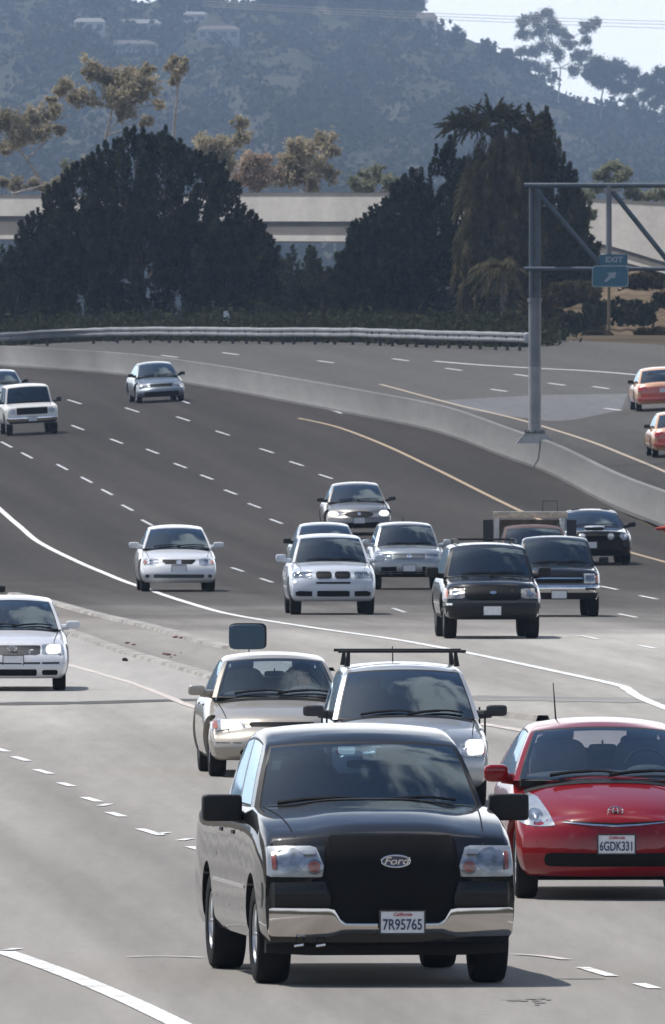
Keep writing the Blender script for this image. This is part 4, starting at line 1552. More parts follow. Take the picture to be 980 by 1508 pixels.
def sheet(name, xs_of_y, ys, dz, mat, kind='structure'):
    mb = MB()
    n = None
    for y in ys:
        row = xs_of_y(y)
        n = len(row)
        for x in row:
            mb.v.append((x, y, ground(x, y) + dz))
    for j in range(len(ys) - 1):
        for i in range(n - 1):
            a = j * n + i
            mb.f.append((a, a + 1, a + n + 1, a + n))
            mb.mi.append(0)
    o = mb.build(name, mat)
    return tag(o, kind=kind)


M_ROAD = road_material('main_road_asphalt', [(60, (.240, .227, .210)), (225, (.262, .248, .229)), (262, (.335, .319, .291)), (322, (.355, .338, .310)), (352, (.225, .213, .198)), (392, (.092, .086, .080)), (450, (.052, .048, .045)), (620, (.041, .037, .035)), (900, (.046, .041, .038))], streak=.26)  # tone by distance: pavement change plus view-dependent sheen put into the colour
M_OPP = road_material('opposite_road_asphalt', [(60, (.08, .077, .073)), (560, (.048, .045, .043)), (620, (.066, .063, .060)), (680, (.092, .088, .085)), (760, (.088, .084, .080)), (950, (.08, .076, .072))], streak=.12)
M_EARTH = foliage('dry_earth', (.06, .048, .036), (.10, .082, .06), scale=.12, trans=0.0)
yl = [40 + 6 * i for i in range(62)] + [412 + 5 * i for i in range(124)]
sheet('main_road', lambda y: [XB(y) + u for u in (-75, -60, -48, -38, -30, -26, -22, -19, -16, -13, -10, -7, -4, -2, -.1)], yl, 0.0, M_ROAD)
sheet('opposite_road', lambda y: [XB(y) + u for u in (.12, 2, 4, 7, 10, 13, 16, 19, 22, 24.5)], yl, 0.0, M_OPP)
sheet('ground', lambda y: [-950, -600, -400, -200, -120] + [XB(y) + u for u in (-76, -60, -40, -26, -12, -1, 0, 1, 12, 24, 25, 30)] + [90, 140, 250, 420, 700, 950], [-950, -700, -400, -200] + [-60 + 20 * i for i in range(60)] + [1160 + 180 * i for i in range(42)], -.08, M_EARTH)


def smooth_line(pts, n=8):
    """Catmull-Rom through world points"""
    out = []
    N = len(pts)
    for i in range(N - 1):
        p0, p1, p2, p3 = pts[max(i - 1, 0)], pts[i], pts[i + 1], pts[min(i + 2, N - 1)]
        for k in range(n):
            t = k / n
            out.append(.5 * ((2 * p1) + (p2 - p0) * t + (2 * p0 - 5 * p1 + 4 * p2 - p3) * t * t + (3 * p1 - p0 - 3 * p2 + p3) * t ** 3))
    out.append(pts[-1])
    return out


def strip(mb, line, w, dz, jag=0.0):
    N = len(line)
    b = len(mb.v)
    for k, p in enumerate(line):
        t = line[min(k + 1, N - 1)] - line[max(k - 1, 0)]
        n = Vector((t.y, -t.x, 0)).normalized()
        for s in (-1, 1):
            q = p + n * s * (w / 2 + (random.uniform(-jag, jag) if jag else 0))
            mb.v.append((q.x, q.y, ground(q.x, q.y) + dz))
    for k in range(N - 1):
        mb.f.append((b + 2 * k, b + 2 * k + 1, b + 2 * k + 3, b + 2 * k + 2))
        mb.mi.append(0)


def worn_paint(name, col, under=(.2, .19, .18), wear=.52):
    m, nt, out = new_mat(name)
    b = nd(nt, 'ShaderNodeBsdfPrincipled')
    g = nd(nt, 'ShaderNodeNewGeometry')
    nz = nd(nt, 'ShaderNodeTexNoise')
    nz.inputs['Scale'].default_value = 2.4
    nz.inputs['Detail'].default_value = 8
    nz.inputs['Roughness'].default_value = .7
    nt.links.new(g.outputs['Position'], nz.inputs['Vector'])
    mr = nd(nt, 'ShaderNodeMapRange')
    mr.inputs['From Min'].default_value = wear
    mr.inputs['From Max'].default_value = wear + .14
    mr.inputs['To Max'].default_value = .75
    nt.links.new(nz.outputs['Fac'], mr.inputs['Value'])
    mx = nd(nt, 'ShaderNodeMix', data_type='RGBA')
    mx.inputs[6].default_value = c4(col)
    mx.inputs[7].default_value = c4(under)
    nt.links.new(mr.outputs['Result'], mx.inputs[0])
    nt.links.new(mx.outputs[2], b.inputs['Base Color'])
    b.inputs['Roughness'].default_value = .8
    nt.links.new(b.outputs[0], out.inputs[0])
    return m


M_LINEW = worn_paint('white_road_paint', (.74, .74, .72), wear=.50)
M_LINEF = worn_paint('far_white_paint', (.50, .50, .51), wear=.58)
M_LINEY = worn_paint('yellow_road_paint', (.36, .26, .155), wear=.52)
M_LINEYF = worn_paint('faded_yellow_paint', (.36, .29, .21), wear=.52)
M_LINEP = worn_paint('pale_faded_paint', (.56, .50, .45), under=(.34, .32, .29), wear=.47)


def pline(name, pix, w, mat, dz=.008, n=8, jag=.0, on=0.0):
    mb = MB()
    pts = [hit(*p) for p in pix]
    if on:                                  # carried on towards and past the camera, outside the frame
        a, b = pts[-2], pts[-1]
        sl = (b.x - a.x) / (b.y - a.y)
        for q in range(1, 9):
            y = b.y - on * q / 8
            pts.append(Vector((b.x + sl * (y - b.y), y, 0)))
    strip(mb, smooth_line(pts, n), w, dz, jag)
    return tag(mb.build(name, mat), kind='structure')


pline('road_marking', [(-60, 690), (0, 750), (30, 776), (60, 800), (125, 832), (200, 862), (268, 885), (340, 905), (470, 926), (600, 945), (700, 964), (800, 985), (905, 1008), (925, 1016), (940, 1026), (980, 1043), (1040, 1066)], .17, M_LINEW, on=170)
pline('road_marking', [(5, 1402), (60, 1421), (120, 1444), (190, 1474), (265, 1510), (330, 1545)], .19, M_LINEW)
pline('road_marking', [(188, 1410), (240, 1409), (300, 1411)], .10, M_LINEP)
pline('road_marking', [(757, 1406), (800, 1409), (835, 1414)], .10, M_LINEP)
pline('road_marking', [(60, 964), (100, 979), (196, 1007), (286, 1042), (330, 1056)], .13, M_LINEP, jag=.02)
pline('road_marking', [(690, 1064), (745, 1072), (800, 1082)], .22, M_LINEP, jag=.02)
pline('road_marking', [(440, 616), (500, 630), (570, 657), (640, 690), (700, 720), (770, 754), (850, 788), (930, 814), (980, 828), (1060, 850)], .14, M_LINEY, on=330)
pline('road_marking', [(560, 566), (664, 594), (720, 607), (779, 622), (866, 649), (920, 670), (980, 695), (1060, 730)], .15, M_LINEYF, on=440)
pline('road_marking', [(640, 532), (700, 537), (780, 542), (860, 546), (925, 551), (1000, 558)], .22, M_LINEF)

dashes = MB()


def dash(px, py, dx, dy, w=.10, mb=None):
    a, c = hit(px - dx, py - dy), hit(px + dx, py + dy)
    strip(mb or dashes, smooth_line([a, (a + c) / 2, c], 3), w, .008)


for px, py in ((10, 655), (40, 671), (92, 688), (128, 707), (158, 725), (188, 748), (217, 770)):
    dash(px, py, 8, 4.2)
for px, py in ((115, 630), (172, 650), (225, 665), (266, 686), (305, 703), (340, 725), (375, 745), (407, 768), (270, 591)):
    dash(px, py, 9, 3.4)
for px, py in ((110, 592), (195, 604), (270, 617), (328, 638), (393, 664), (437, 683), (480, 702), (494, 606)):
    dash(px, py, 10, 3.2)
for px, py in ((350, 839), (393, 855), (588, 899)):
    dash(px, py, 9, 3.0)
tag(dashes.build('lane_dash_marking', worn_paint('far_dash_paint', (.50, .51, .53), wear=.50)), kind='structure')
dashes = MB()
for px, py in ((868, 939), (953, 953), (897, 866), (955, 880), (862, 856), (925, 907)):
    dash(px, py, 13, 2.6)
tag(dashes.build('lane_dash_marking', M_LINEW), kind='structure')
dashes2 = MB()
for px, py in ((735, 575), (885, 571), (903, 603), (820, 566), (770, 553), (668, 544), (340, 521), (250, 525), (590, 530), (480, 533)):
    dash(px, py, 12, 1.6, .16, dashes2)
tag(dashes2.build('opposite_lane_marking', M_LINEF), kind='structure')
near = MB()
for px, py, dx in ((3, 1105, 8), (31, 1118, 11), (64, 1137, 11), (98, 1156, 9), (135, 1178, 11), (171, 1200, 11), (222, 1226, 16), (292, 1251, 12), (880, 1432, 22), (953, 1453, 12)):
    dash(px, py, dx, dx * .30, .11, near)
for px, py, dx in ((155, 1186, 7), (238, 1228, 10), (273, 1237, 8), (18, 1399, 9)):
    dash(px, py, dx, -1.5, .10, near)
tag(near.build('raised_lane_marking', M_LINEW), kind='structure')

# joint across the near deck, tar seams and patches
M_TAR = simple('tar_seam', (.06, .057, .054), rough=.85, var=.35, scale=2)
M_STAIN = simple('dark_pavement_band', (.21, .20, .19), rough=.9, var=.25, scale=.6)
for pix, w, mt in (([(-60, 1037), (0, 1037), (130, 1035), (285, 1031), (420, 1030)], 2.2, M_TAR), ([(690, 1028), (800, 1029), (900, 1031), (1040, 1033)], 4.5, M_STAIN)):
    mb = MB()
    pts = smooth_line([hit(*p) for p in pix], 8)
    for k, p in enumerate(pts):
        h = w / 2 * random.uniform(.8, 1.2)
        mb.v.append((p.x, p.y - h, ground(p.x, p.y - h) + .005))
        mb.v.append((p.x, p.y + h, ground(p.x, p.y + h) + .005))
    for k in range(len(pts) - 1):
        mb.f.append((2 * k, 2 * k + 2, 2 * k + 3, 2 * k + 1))
        mb.mi.append(0)
    tag(mb.build('road_joint', mt), kind='structure')


def area(name, top, bot, mat, dz, rows=8, n=6):
    a = smooth_line([hit(*p) for p in top], n)
    b = smooth_line([hit(*p) for p in bot], n)
    mb = MB()
    for p, q in zip(a, b):
        for r in range(rows + 1):
            w = p + (q - p) * r / rows
            mb.v.append((w.x, w.y, ground(w.x, w.y) + dz))
    for k in range(len(a) - 1):
        for r in range(rows):
            i = k * (rows + 1) + r
            mb.f.append((i, i + 1, i + rows + 2, i + rows + 1))
            mb.mi.append(0)
    return tag(mb.build(name, mat), kind='structure')


M_RAMP = road_material('ramp_concrete', [(60, (.355, .342, .318)), (600, (.35, .335, .315))], streak=.06)
M_GORE = road_material('gore_pavement', [(60, (.28, .265, .245)), (330, (.27, .255, .235)), (385, (.15, .135, .12)), (600, (.12, .11, .10))], streak=.2)
M_CURB = simple('curb_concrete', (.29, .272, .248), rough=.9, var=.45, scale=.9)
area('ramp_road', [(-60, 893), (60, 916), (110, 936), (190, 963), (270, 987), (330, 1005), (400, 1024)], [(-60, 1034), (20, 1034), (110, 1034), (190, 1034), (270, 1033), (330, 1033), (400, 1033)], M_RAMP, .004)
area('traffic_island', [(-40, 868), (82, 890), (184, 916), (294, 945), (367, 961), (480, 988)], [(-40, 890), (98, 931), (184, 961), (265, 984), (330, 1003), (430, 1030)], M_GORE, .005)
M_PALE = road_material('pale_patch_concrete', [(60, (.125, .127, .132)), (900, (.14, .142, .147))], streak=.12)
area('pavement_patch', [(644, 590), (720, 586), (800, 582), (925, 580)], [(700, 606), (770, 615), (830, 620), (915, 604)], M_PALE, .004)


def kerb(pix, w, h):
    mb = MB()
    pts = smooth_line([hit(*p) for p in pix], 8)
    N = len(pts)
    for k, p in enumerate(pts):
        t = pts[min(k + 1, N - 1)] - pts[max(k - 1, 0)]
        n = Vector((t.y, -t.x, 0)).normalized()
        for off, z in ((-w / 2, .0), (-w / 2 + .03, h), (w / 2 - .03, h), (w / 2, 0)):
            q = p + n * off
            mb.v.append((q.x, q.y, ground(q.x, q.y) + z))
    for k in range(N - 1):
        for j in range(3):
            a = k * 4 + j
            mb.f.append((a, a + 1, a + 5, a + 4))
            mb.mi.append(0)
    return tag(mb.build('kerb', M_CURB, ang=20), kind='structure')


kerb([(20, 876), (82, 890), (184, 916), (294, 945), (367, 961), (480, 988)], .30, .055)
kerb([(70, 921), (98, 931), (184, 961), (265, 984), (330, 1003), (430, 1030)], .28, .055)
kerb([(690, 1052), (750, 1057), (800, 1062)], .2, .08)

# scuffs and oil on the near lanes
M_SCUFF = simple('oil_scuff', (.16, .15, .135), rough=.8, var=.5, scale=4)
sc_ = MB()
for px, py, n, sx_ in ((790, 1475, 16, 24), (755, 1473, 6, 14)):
    for k in range(n):
        h = hit(px + random.gauss(0, sx_ * .5), py + random.gauss(0, 2.2))
        w_, l_ = random.uniform(.02, .07), random.uniform(.03, .25)
        b_ = len(sc_.v)
        for q in range(8):
            a_ = 2 * math.pi * q / 8
            sc_.v.append((h.x + w_ * math.cos(a_) * random.uniform(.6, 1), h.y + l_ * math.sin(a_) * random.uniform(.6, 1), ground(h.x, h.y) + .0045 + .0002 * k))
        sc_.f.append(tuple(range(b_, b_ + 8)))
        sc_.mi.append(0)
tag(sc_.build('road_scuff', M_SCUFF), kind='structure')

# litter on the island
M_LITTER = simple('rust_litter', (.17, .085, .065), rough=.9, var=.4, scale=30)
lit = MB()
for px, py, n in ((265, 940, 6), (205, 950, 3), (256, 965, 5)):
    for k in range(n):
        h = hit(px + random.gauss(0, 9), py + random.gauss(0, 1.6))
        s = random.uniform(.02, .06)
        lit.sbox((h.x, h.y, h.z + .01 + s * .3), (s, s * .8, s * .35), 2, 6, 4)
tag(lit.build('litter', M_LITTER), kind='stuff')
h = hit(184, 974)
lump = MB()
lump.sbox((0, 0, .05), (.075, .06, .055), 2.3, 12, 8)
lump.sbox((.05, .02, .03), (.05, .05, .035), 2.0, 10, 6)
lo = lump.build('rubber_scrap', simple('dark_scrap', (.05, .025, .025), rough=.9))
lo.location = h
lo.scale = (.6, .6, .6)
tag(lo, 'small dark scrap of rubber lying on the pale ramp below the island', 'debris')

# ------------------------------------------------------------------ median barrier
M_BARR = road_material('barrier_concrete', [(60, (.19, .187, .183)), (560, (.175, .172, .168)), (760, (.19, .187, .182)), (900, (.20, .196, .19))], streak=.30)
bpx = [(1110, 838), (1040, 806), (980, 777), (900, 745), (813, 700), (744, 674), (640, 636), (520, 611), (400, 588), (290, 568), (184, 553), (100, 546), (30, 541), (-60, 536), (-140, 531)]
near_end = hit(*bpx[0])
base = smooth_line([Vector((near_end.x + (XB(y) - XB(near_end.y)), y, ground(XB(y), y))) for y in (90, 130, 180, 230, 280, 330, 380)] + [hit(*p) for p in bpx], 8)
BARRIER = base
mb = MB()
prof = [(-.30, 0), (-.30, .07), (-.17, .28), (-.09, .90), (-.07, .915), (.07, .915), (.09, .90), (.17, .28), (.30, .07), (.30, 0)]
N = len(base)
for k, p in enumerate(base):
    t = base[min(k + 1, N - 1)] - base[max(k - 1, 0)]
    n = Vector((t.y, -t.x, 0)).normalized()
    if n.x < 0:
        n = -n
    c = p + n * .30
    for off, z in prof:
        q = c + n * off
        mb.v.append((q.x, q.y, ground(c.x, c.y) + z - (.05 if z == 0 else 0)))
m_ = len(prof)
for k in range(N - 1):
    for j in range(m_ - 1):
        a = k * m_ + j
        mb.f.append((a, a + 1, a + m_ + 1, a + m_))
        mb.mi.append(0)
ba = mb.build('median_barrier', M_BARR, ang=25)
tag(ba, 'long curved concrete median barrier between the two roads', 'barrier')


def on_barrier(px):
    best = min(base, key=lambda p: abs((p.x / p.y) * F + CX - px))
    return best


# red cone lying at the foot of the barrier
h = hit(983, 786)
root = empty('traffic_cone', h + Vector((0, 0, .15)), 'red cone lying on its side at the foot of the median barrier', 'traffic cone', rot=(0, R(-92), R(8)))
m = MB()
m.tube([(0, 0, -.33), (0, 0, .33)], [.13, .03], 16)
m.build('cone_body', simple('cone_red', (.50, .03, .02), rough=.6), root)
m = MB()
m.box(-.15, .15, -.15, .15, -.37, -.332, ch=.008)
m.build('cone_base', simple('cone_base_red', (.40, .03, .02), rough=.7), root)

# ------------------------------------------------------------------ sign gantry on the barrier
M_STEEL = simple('grey_steel', (.21, .22, .235), rough=.55, metal=.2, var=.2, scale=1.5)
M_STEELB = simple('blue_grey_steel', (.10, .125, .15), rough=.5, metal=.3, var=.2, scale=1.5)
pb = on_barrier(790)
D = pb.y
gb = Vector((P(788, 640, D).x, D + .3, ground(pb.x, D) + 1.02))
gan = empty('sign_gantry', gb, 'tall grey steel sign gantry with open truss arm standing on the median barrier', 'sign gantry')


def G(px, py, dy=0.0):
    return P(px, py, gb.y + dy) - gb


m = MB()
zt = G(788, 276).z
zm = G(788, 440).z
zl = G(788, 540).z
m.tube([(0, 0, .1), (0, 0, zl)], .205, 20)
m.build('lower_pole', simple('pale_steel', (.34, .335, .33), rough=.6, metal=.1, var=.15, scale=1.5), gan)
m = MB()
m.tube([(0, 0, zl), (0, 0, zm)], .20, 20)
m.tube([(0, 0, zm - .1), (0, 0, zm + .02)], .23, 20)
m.build('middle_pole', M_STEEL, gan)
m = MB()
m.tube([(-.10, 0, zm), (-.10, 0, zt)], .085, 14)
m.tube([(.10, 0, zm), (.10, 0, zt)], .085, 14)
for q in range(5):
    z = zm + (zt - zm) * (q + .5) / 5
    m.box(-.1, .1, -.03, .03, z - .05, z + .05)
m.build('upper_pole', M_STEELB, gan)
m = MB()
m.add([(-.62, -.30, -.22), (.70, -.30, -.22), (.70, .34, -.22), (-.62, .34, -.22), (-.32, -.24, .12), (.32, -.24, .12), (.32, .26, .12), (-.32, .26, .12)],
      [(3, 2, 1, 0), (4, 5, 6, 7), (0, 1, 5, 4), (1, 2, 6, 5), (2, 3, 7, 6), (3, 0, 4, 7)])
m.build('pedestal', simple('pedestal_concrete', (.46, .45, .43), rough=.9, var=.2, scale=2), gan, smooth=False)
m = MB()
for a in range(8):
    m.tube([(.30 * math.cos(a * math.pi / 4), .30 * math.sin(a * math.pi / 4), .1), (.30 * math.cos(a * math.pi / 4), .30 * math.sin(a * math.pi / 4), .22)], .03, 6)
m.box(-.32, .32, -.32, .32, .12, .16)
m.build('base_plate', M_STEELB, gan)
for nm, y in (('top_chord', 273), ('bottom_chord', 396)):
    for dy in (-.45, .45):
        a, b = G(772, y, dy), G(1180, y, dy)
        m = MB()
        m.tube([a, b], .085 if nm == 'top_chord' else .07, 10)
        m.build(nm, M_STEELB, gan)
for dy in (-.45, .45):
    for x0, y0, x1, y1, rr in ((790, 280, 886, 392, .085), (902, 282, 990, 392, .085), (1008, 282, 1100, 392, .085)):
        m = MB()
        m.tube([G(x0, y0, dy), G(x1, y1, dy)], rr, 10)
        m.build('diagonal_brace', M_STEELB, gan)
    for x in (897, 1003):
        m = MB()
        m.tube([G(x, 273, dy), G(x, 396, dy)], .095, 10)
        m.build('upright', M_STEEL, gan)
for x in (788, 897, 1003):
    m = MB()
    for y in (273, 396):
        m.tube([G(x, y, -.45), G(x, y, .45)], .06, 8)
    m.build('cross_tie', M_STEELB, gan)

so = G(899, 407, -.62)
sg = empty('exit_sign', gb + so, 'small blue green exit sign with a white arrow hung on the truss', 'road sign')
px2m = gb.y / F
M_SIGN = simple('sign_blue_green', (.045, .15, .22), rough=.45, var=.08)
M_SIGNW = simple('sign_white', (.36, .42, .46), rough=.5, var=.05)


def plate_round(x0, x1, z0, z1, y0, y1, r):
    mbx = MB()
    out = []
    for cx, cz, a0 in ((x1 - r, z1 - r, 0), (x0 + r, z1 - r, 90), (x0 + r, z0 + r, 180), (x1 - r, z0 + r, 270)):
        for k in range(6):
            a = R(a0 + 18 * k)
            out.append((cx + r * math.cos(a), cz + r * math.sin(a)))
    n_ = len(out)
    mbx.add([(x, y0, z) for x, z in out] + [(x, y1, z) for x, z in out], [tuple(range(n_)), tuple(reversed(range(n_, 2 * n_)))] + [(i, (i + 1) % n_, n_ + (i + 1) % n_, n_ + i) for i in range(n_)])
    return mbx


w2, h2 = 25.5 * px2m, 14.5 * px2m
plate_round(-w2 - .03, w2 + .03, -h2 - .03, h2 + .03, .0, .03, .1).build('sign_border', M_SIGNW, sg, smooth=False)
pn = plate_round(-w2, w2, -h2, h2, -.012, .029, .09).build('sign_panel', M_SIGN, sg, smooth=False)
plate_round(-w2 * .62, w2, h2 + .04, h2 + .04 + 16 * px2m, -.004, .03, .05).build('header_panel', M_SIGN, sg, smooth=False)
tx = link('header_lettering', text_mesh('EXIT', 11 * px2m, .004, wide=1.15, bold=.008), M_SIGNW, sg, smooth=False, normals=False)
tx.location = (w2 * .22, -.012, h2 + .04 + 8 * px2m)
ar = MB()
s = 1.0 * px2m
pts = [(-8, -8), (-4.6, -9.4), (3, -1.4), (5.5, -4.5), (8, 7), (-4.5, 5.5), (-1.2, 2.4)]
pts = [(x * s * 1.15, z * s * .9) for x, z in pts]
n_ = len(pts)
ar.add([(x, -.024, z) for x, z in pts] + [(x, -.013, z) for x, z in pts], [tuple(range(n_)), tuple(reversed(range(n_, 2 * n_)))] + [(i, (i + 1) % n_, n_ + (i + 1) % n_, n_ + i) for i in range(n_)])
ar.build('arrow', M_SIGNW, sg, smooth=False)
m = MB()
for dx in (-.4, .5):
    m.box(dx - .03, dx + .03, .031, .16, -h2, h2 + .3)
m.build('bracket', M_STEELB, sg, smooth=False)

# ------------------------------------------------------------------ dark panel on a thin post behind the silver sedan
h = hit(364, 1024)
root = empty('roadside_marker', h, 'dark blue rounded panel on a thin post above the silver sedan with a visible driver', 'road marker')
s = h.y / F
zc = (1024 - 938) * s
m = MB()
m.sbox((0, 0, zc), (26.5 * s, .045, 18.5 * s), 6, 32, 16)
m.build('panel', simple('dark_panel_blue', (.026, .062, .10), rough=.5, var=.1), root)
m = MB()
m.sbox((.012, .012, zc + .012), (28.0 * s, .04, 19.5 * s), 6, 32, 16)
m.build('panel_frame', M_BLACK, root)
m = MB()
m.tube([(.03, .03, 0), (.03, .03, zc - 17 * s)], .014, 8)
m.build('post', simple('pale_post', (.42, .41, .39), rough=.6), root)

# ------------------------------------------------------------------ guardrail on the far side of the opposite road
M_GALV = simple('galvanised_steel', (.21, .215, .225), rough=.65, metal=.3, var=.25, scale=.8)
top = [(-60, 504), (0, 497), (60, 493), (150, 489), (250, 488), (400, 490), (520, 491), (600, 494), (720, 498), (774, 500)]
gpts = smooth_line([hit(x, y + 17) for x, y in top], 8)
rail = empty('guardrail', gpts[len(gpts) // 2], 'galvanised corrugated guardrail along the far road in front of the dark trees', 'guardrail')
o0 = rail.location.copy()
mb = MB()
prof = [(.0, .30), (-.07, .36), (-.07, .42), (-.01, .47), (-.01, .51), (-.07, .56), (-.07, .62), (.0, .68), (.03, .68), (.03, .30)]
prof = [(a, (b - .30) * 1.15 + .36) for a, b in prof]
N = len(gpts)
for k, p in enumerate(gpts):
    t = gpts[min(k + 1, N - 1)] - gpts[max(k - 1, 0)]
    n = Vector((t.y, -t.x, 0)).normalized()
    if n.y < 0:
        n = -n
    wv = random.uniform(-.015, .015)
    for off, z in prof:
        q = p + n * off - o0
        mb.v.append((q.x, q.y, q.z + z + wv))
m_ = len(prof)
for k in range(N - 1):
    for j in range(m_):
        a, b = k * m_ + j, k * m_ + (j + 1) % m_
        mb.f.append((a, b, b + m_, a + m_))
        mb.mi.append(0)
mb.build('rail_beam', M_GALV, rail, ang=30)
L = 0.0
posts = [gpts[0]]
for a, b in zip(gpts, gpts[1:]):
    L += (b - a).length
    if L > 2.6:
        posts.append(b)
        L = 0
pm = MB()
pm.box(-.07, .07, .05, .22, -.1, .74)
pme = None
for p in posts[:90]:
    if pme is None:
        po = pm.build('post', simple('weathered_post', (.07, .055, .045), rough=.9), rail, smooth=False)
        pme = po.data
    else:
        po = bpy.data.objects.new('post', pme)
        COL.objects.link(po)
        po.parent = rail
    po.location = p - o0
m = MB()
p = gpts[-1] - o0
m.sbox((p.x + .1, p.y, p.z + .57), (.16, .12, .24), 4)
m.build('end_terminal', simple('terminal_grey', (.40, .41, .43), rough=.5, metal=.2), rail)

h = hit(334, 497)
h.y += 3
root = empty('marker_post', Vector((P(334, 480, h.y).x, h.y, ground(h.x, h.y))), 'slim white marker post standing up behind the guardrail', 'marker post')
s = h.y / F
m = MB()
zt = P(334, 458, h.y).z - root.location.z
m.box(-.06, .06, -.03, .03, -.1, zt - .55)
m.build('stem', M_TRIM, root, smooth=False)
m = MB()
m.sbox((0, -.035, zt - .40), (.15, .02, .40), 8)
m.build('reflector_plate', simple('post_white', (.62, .66, .68), rough=.5), root)

# ------------------------------------------------------------------ foliage tools
def leaf_mesh(name, cen, axis, length, width):
    """many small leaf-shaped faces: one quad (kite) per leaf"""
    n = len(cen)
    ax = axis / (np.linalg.norm(axis, axis=1, keepdims=True) + 1e-9)
    rnd = rng.normal(size=(n, 3))
    sd = np.cross(ax, rnd)
    sd /= (np.linalg.norm(sd, axis=1, keepdims=True) + 1e-9)
    L_ = np.asarray(length).reshape(-1, 1) * np.ones((n, 1))
    W_ = np.asarray(width).reshape(-1, 1) * np.ones((n, 1))
    v = np.empty((n, 4, 3), dtype=np.float32)
    v[:, 0] = cen - ax * L_ * .5
    v[:, 1] = cen + sd * W_ * .5
    v[:, 2] = cen + ax * L_ * .5
    v[:, 3] = cen - sd * W_ * .5
    me = bpy.data.meshes.new(name)
    me.vertices.add(n * 4)
    me.vertices.foreach_set('co', v.reshape(-1))
    me.loops.add(n * 4)
    me.loops.foreach_set('vertex_index', np.arange(n * 4, dtype=np.int32))
    me.polygons.add(n)
    me.polygons.foreach_set('loop_start', np.arange(0, n * 4, 4, dtype=np.int32))
    me.update(calc_edges=True)
    return me


def crown_from_plumes(plumes, per, leaf, outward=.7):
    """plumes: list of (base, axis, length, radius)"""
    C_, A_ = [], []
    for b, ax, ln, rd in plumes:
        n = max(6, int(per * ln * (rd + .25)))
        t = rng.random(n) ** .8
        ax = np.array(ax) / np.linalg.norm(ax)
        rv = rng.normal(size=(n, 3))
        rv -= (rv @ ax)[:, None] * ax
        rv /= np.linalg.norm(rv, axis=1, keepdims=True) + 1e-9
        rr = rd * np.sqrt(rng.random(n)) * (1 - t) ** .55
        c = np.array(b) + ax * (t * ln)[:, None] + rv * rr[:, None]
        C_.append(c)
        A_.append(ax + rv * outward + rng.normal(size=(n, 3)) * .35)
    return np.concatenate(C_), np.concatenate(A_)


M_BARK = simple('bark', (.09, .07, .055), rough=.95, var=.35, scale=5)
M_BARKP = simple('pale_bark', (.34, .30, .26), rough=.95, var=.3, scale=5)
M_CONIF = foliage('dark_conifer', (.010, .012, .008), (.046, .052, .029), scale=1.0, trans=.15, c3=(.12, .115, .062))
M_CONIF2 = foliage('dark_conifer_blue', (.009, .012, .009), (.038, .048, .031), scale=1.0, trans=.15, c3=(.095, .10, .060))
M_CONIFO = foliage('olive_conifer', (.024, .024, .013), (.082, .080, .040), scale=.9, trans=.2, c3=(.18, .16, .09))
M_OLIVE = foliage('olive_frond', (.050, .046, .024), (.14, .12, .066), scale=.9, trans=.3, c3=(.26, .21, .13))
M_SHRUB = foliage('dark_shrub', (.018, .024, .016), (.050, .055, .032), scale=1.1, trans=.2, c3=(.085, .075, .045))
M_EUC = foliage('sunlit_eucalyptus', (.24, .21, .14), (.48, .42, .30), scale=.8, trans=.4, c3=(.66, .58, .45))
M_EUCR = foliage('reddish_eucalyptus', (.26, .20, .14), (.48, .37, .28), scale=.8, trans=.4, c3=(.62, .52, .42))
M_EUCG = foliage('grey_green_leaf', (.14, .15, .09), (.32, .32, .22), scale=.9, trans=.35, c3=(.52, .51, .42))
M_RIDGE = foliage('ridge_tree_leaf', (.035, .038, .026), (.085, .085, .055), scale=.5, trans=.25, c3=(.16, .15, .10))


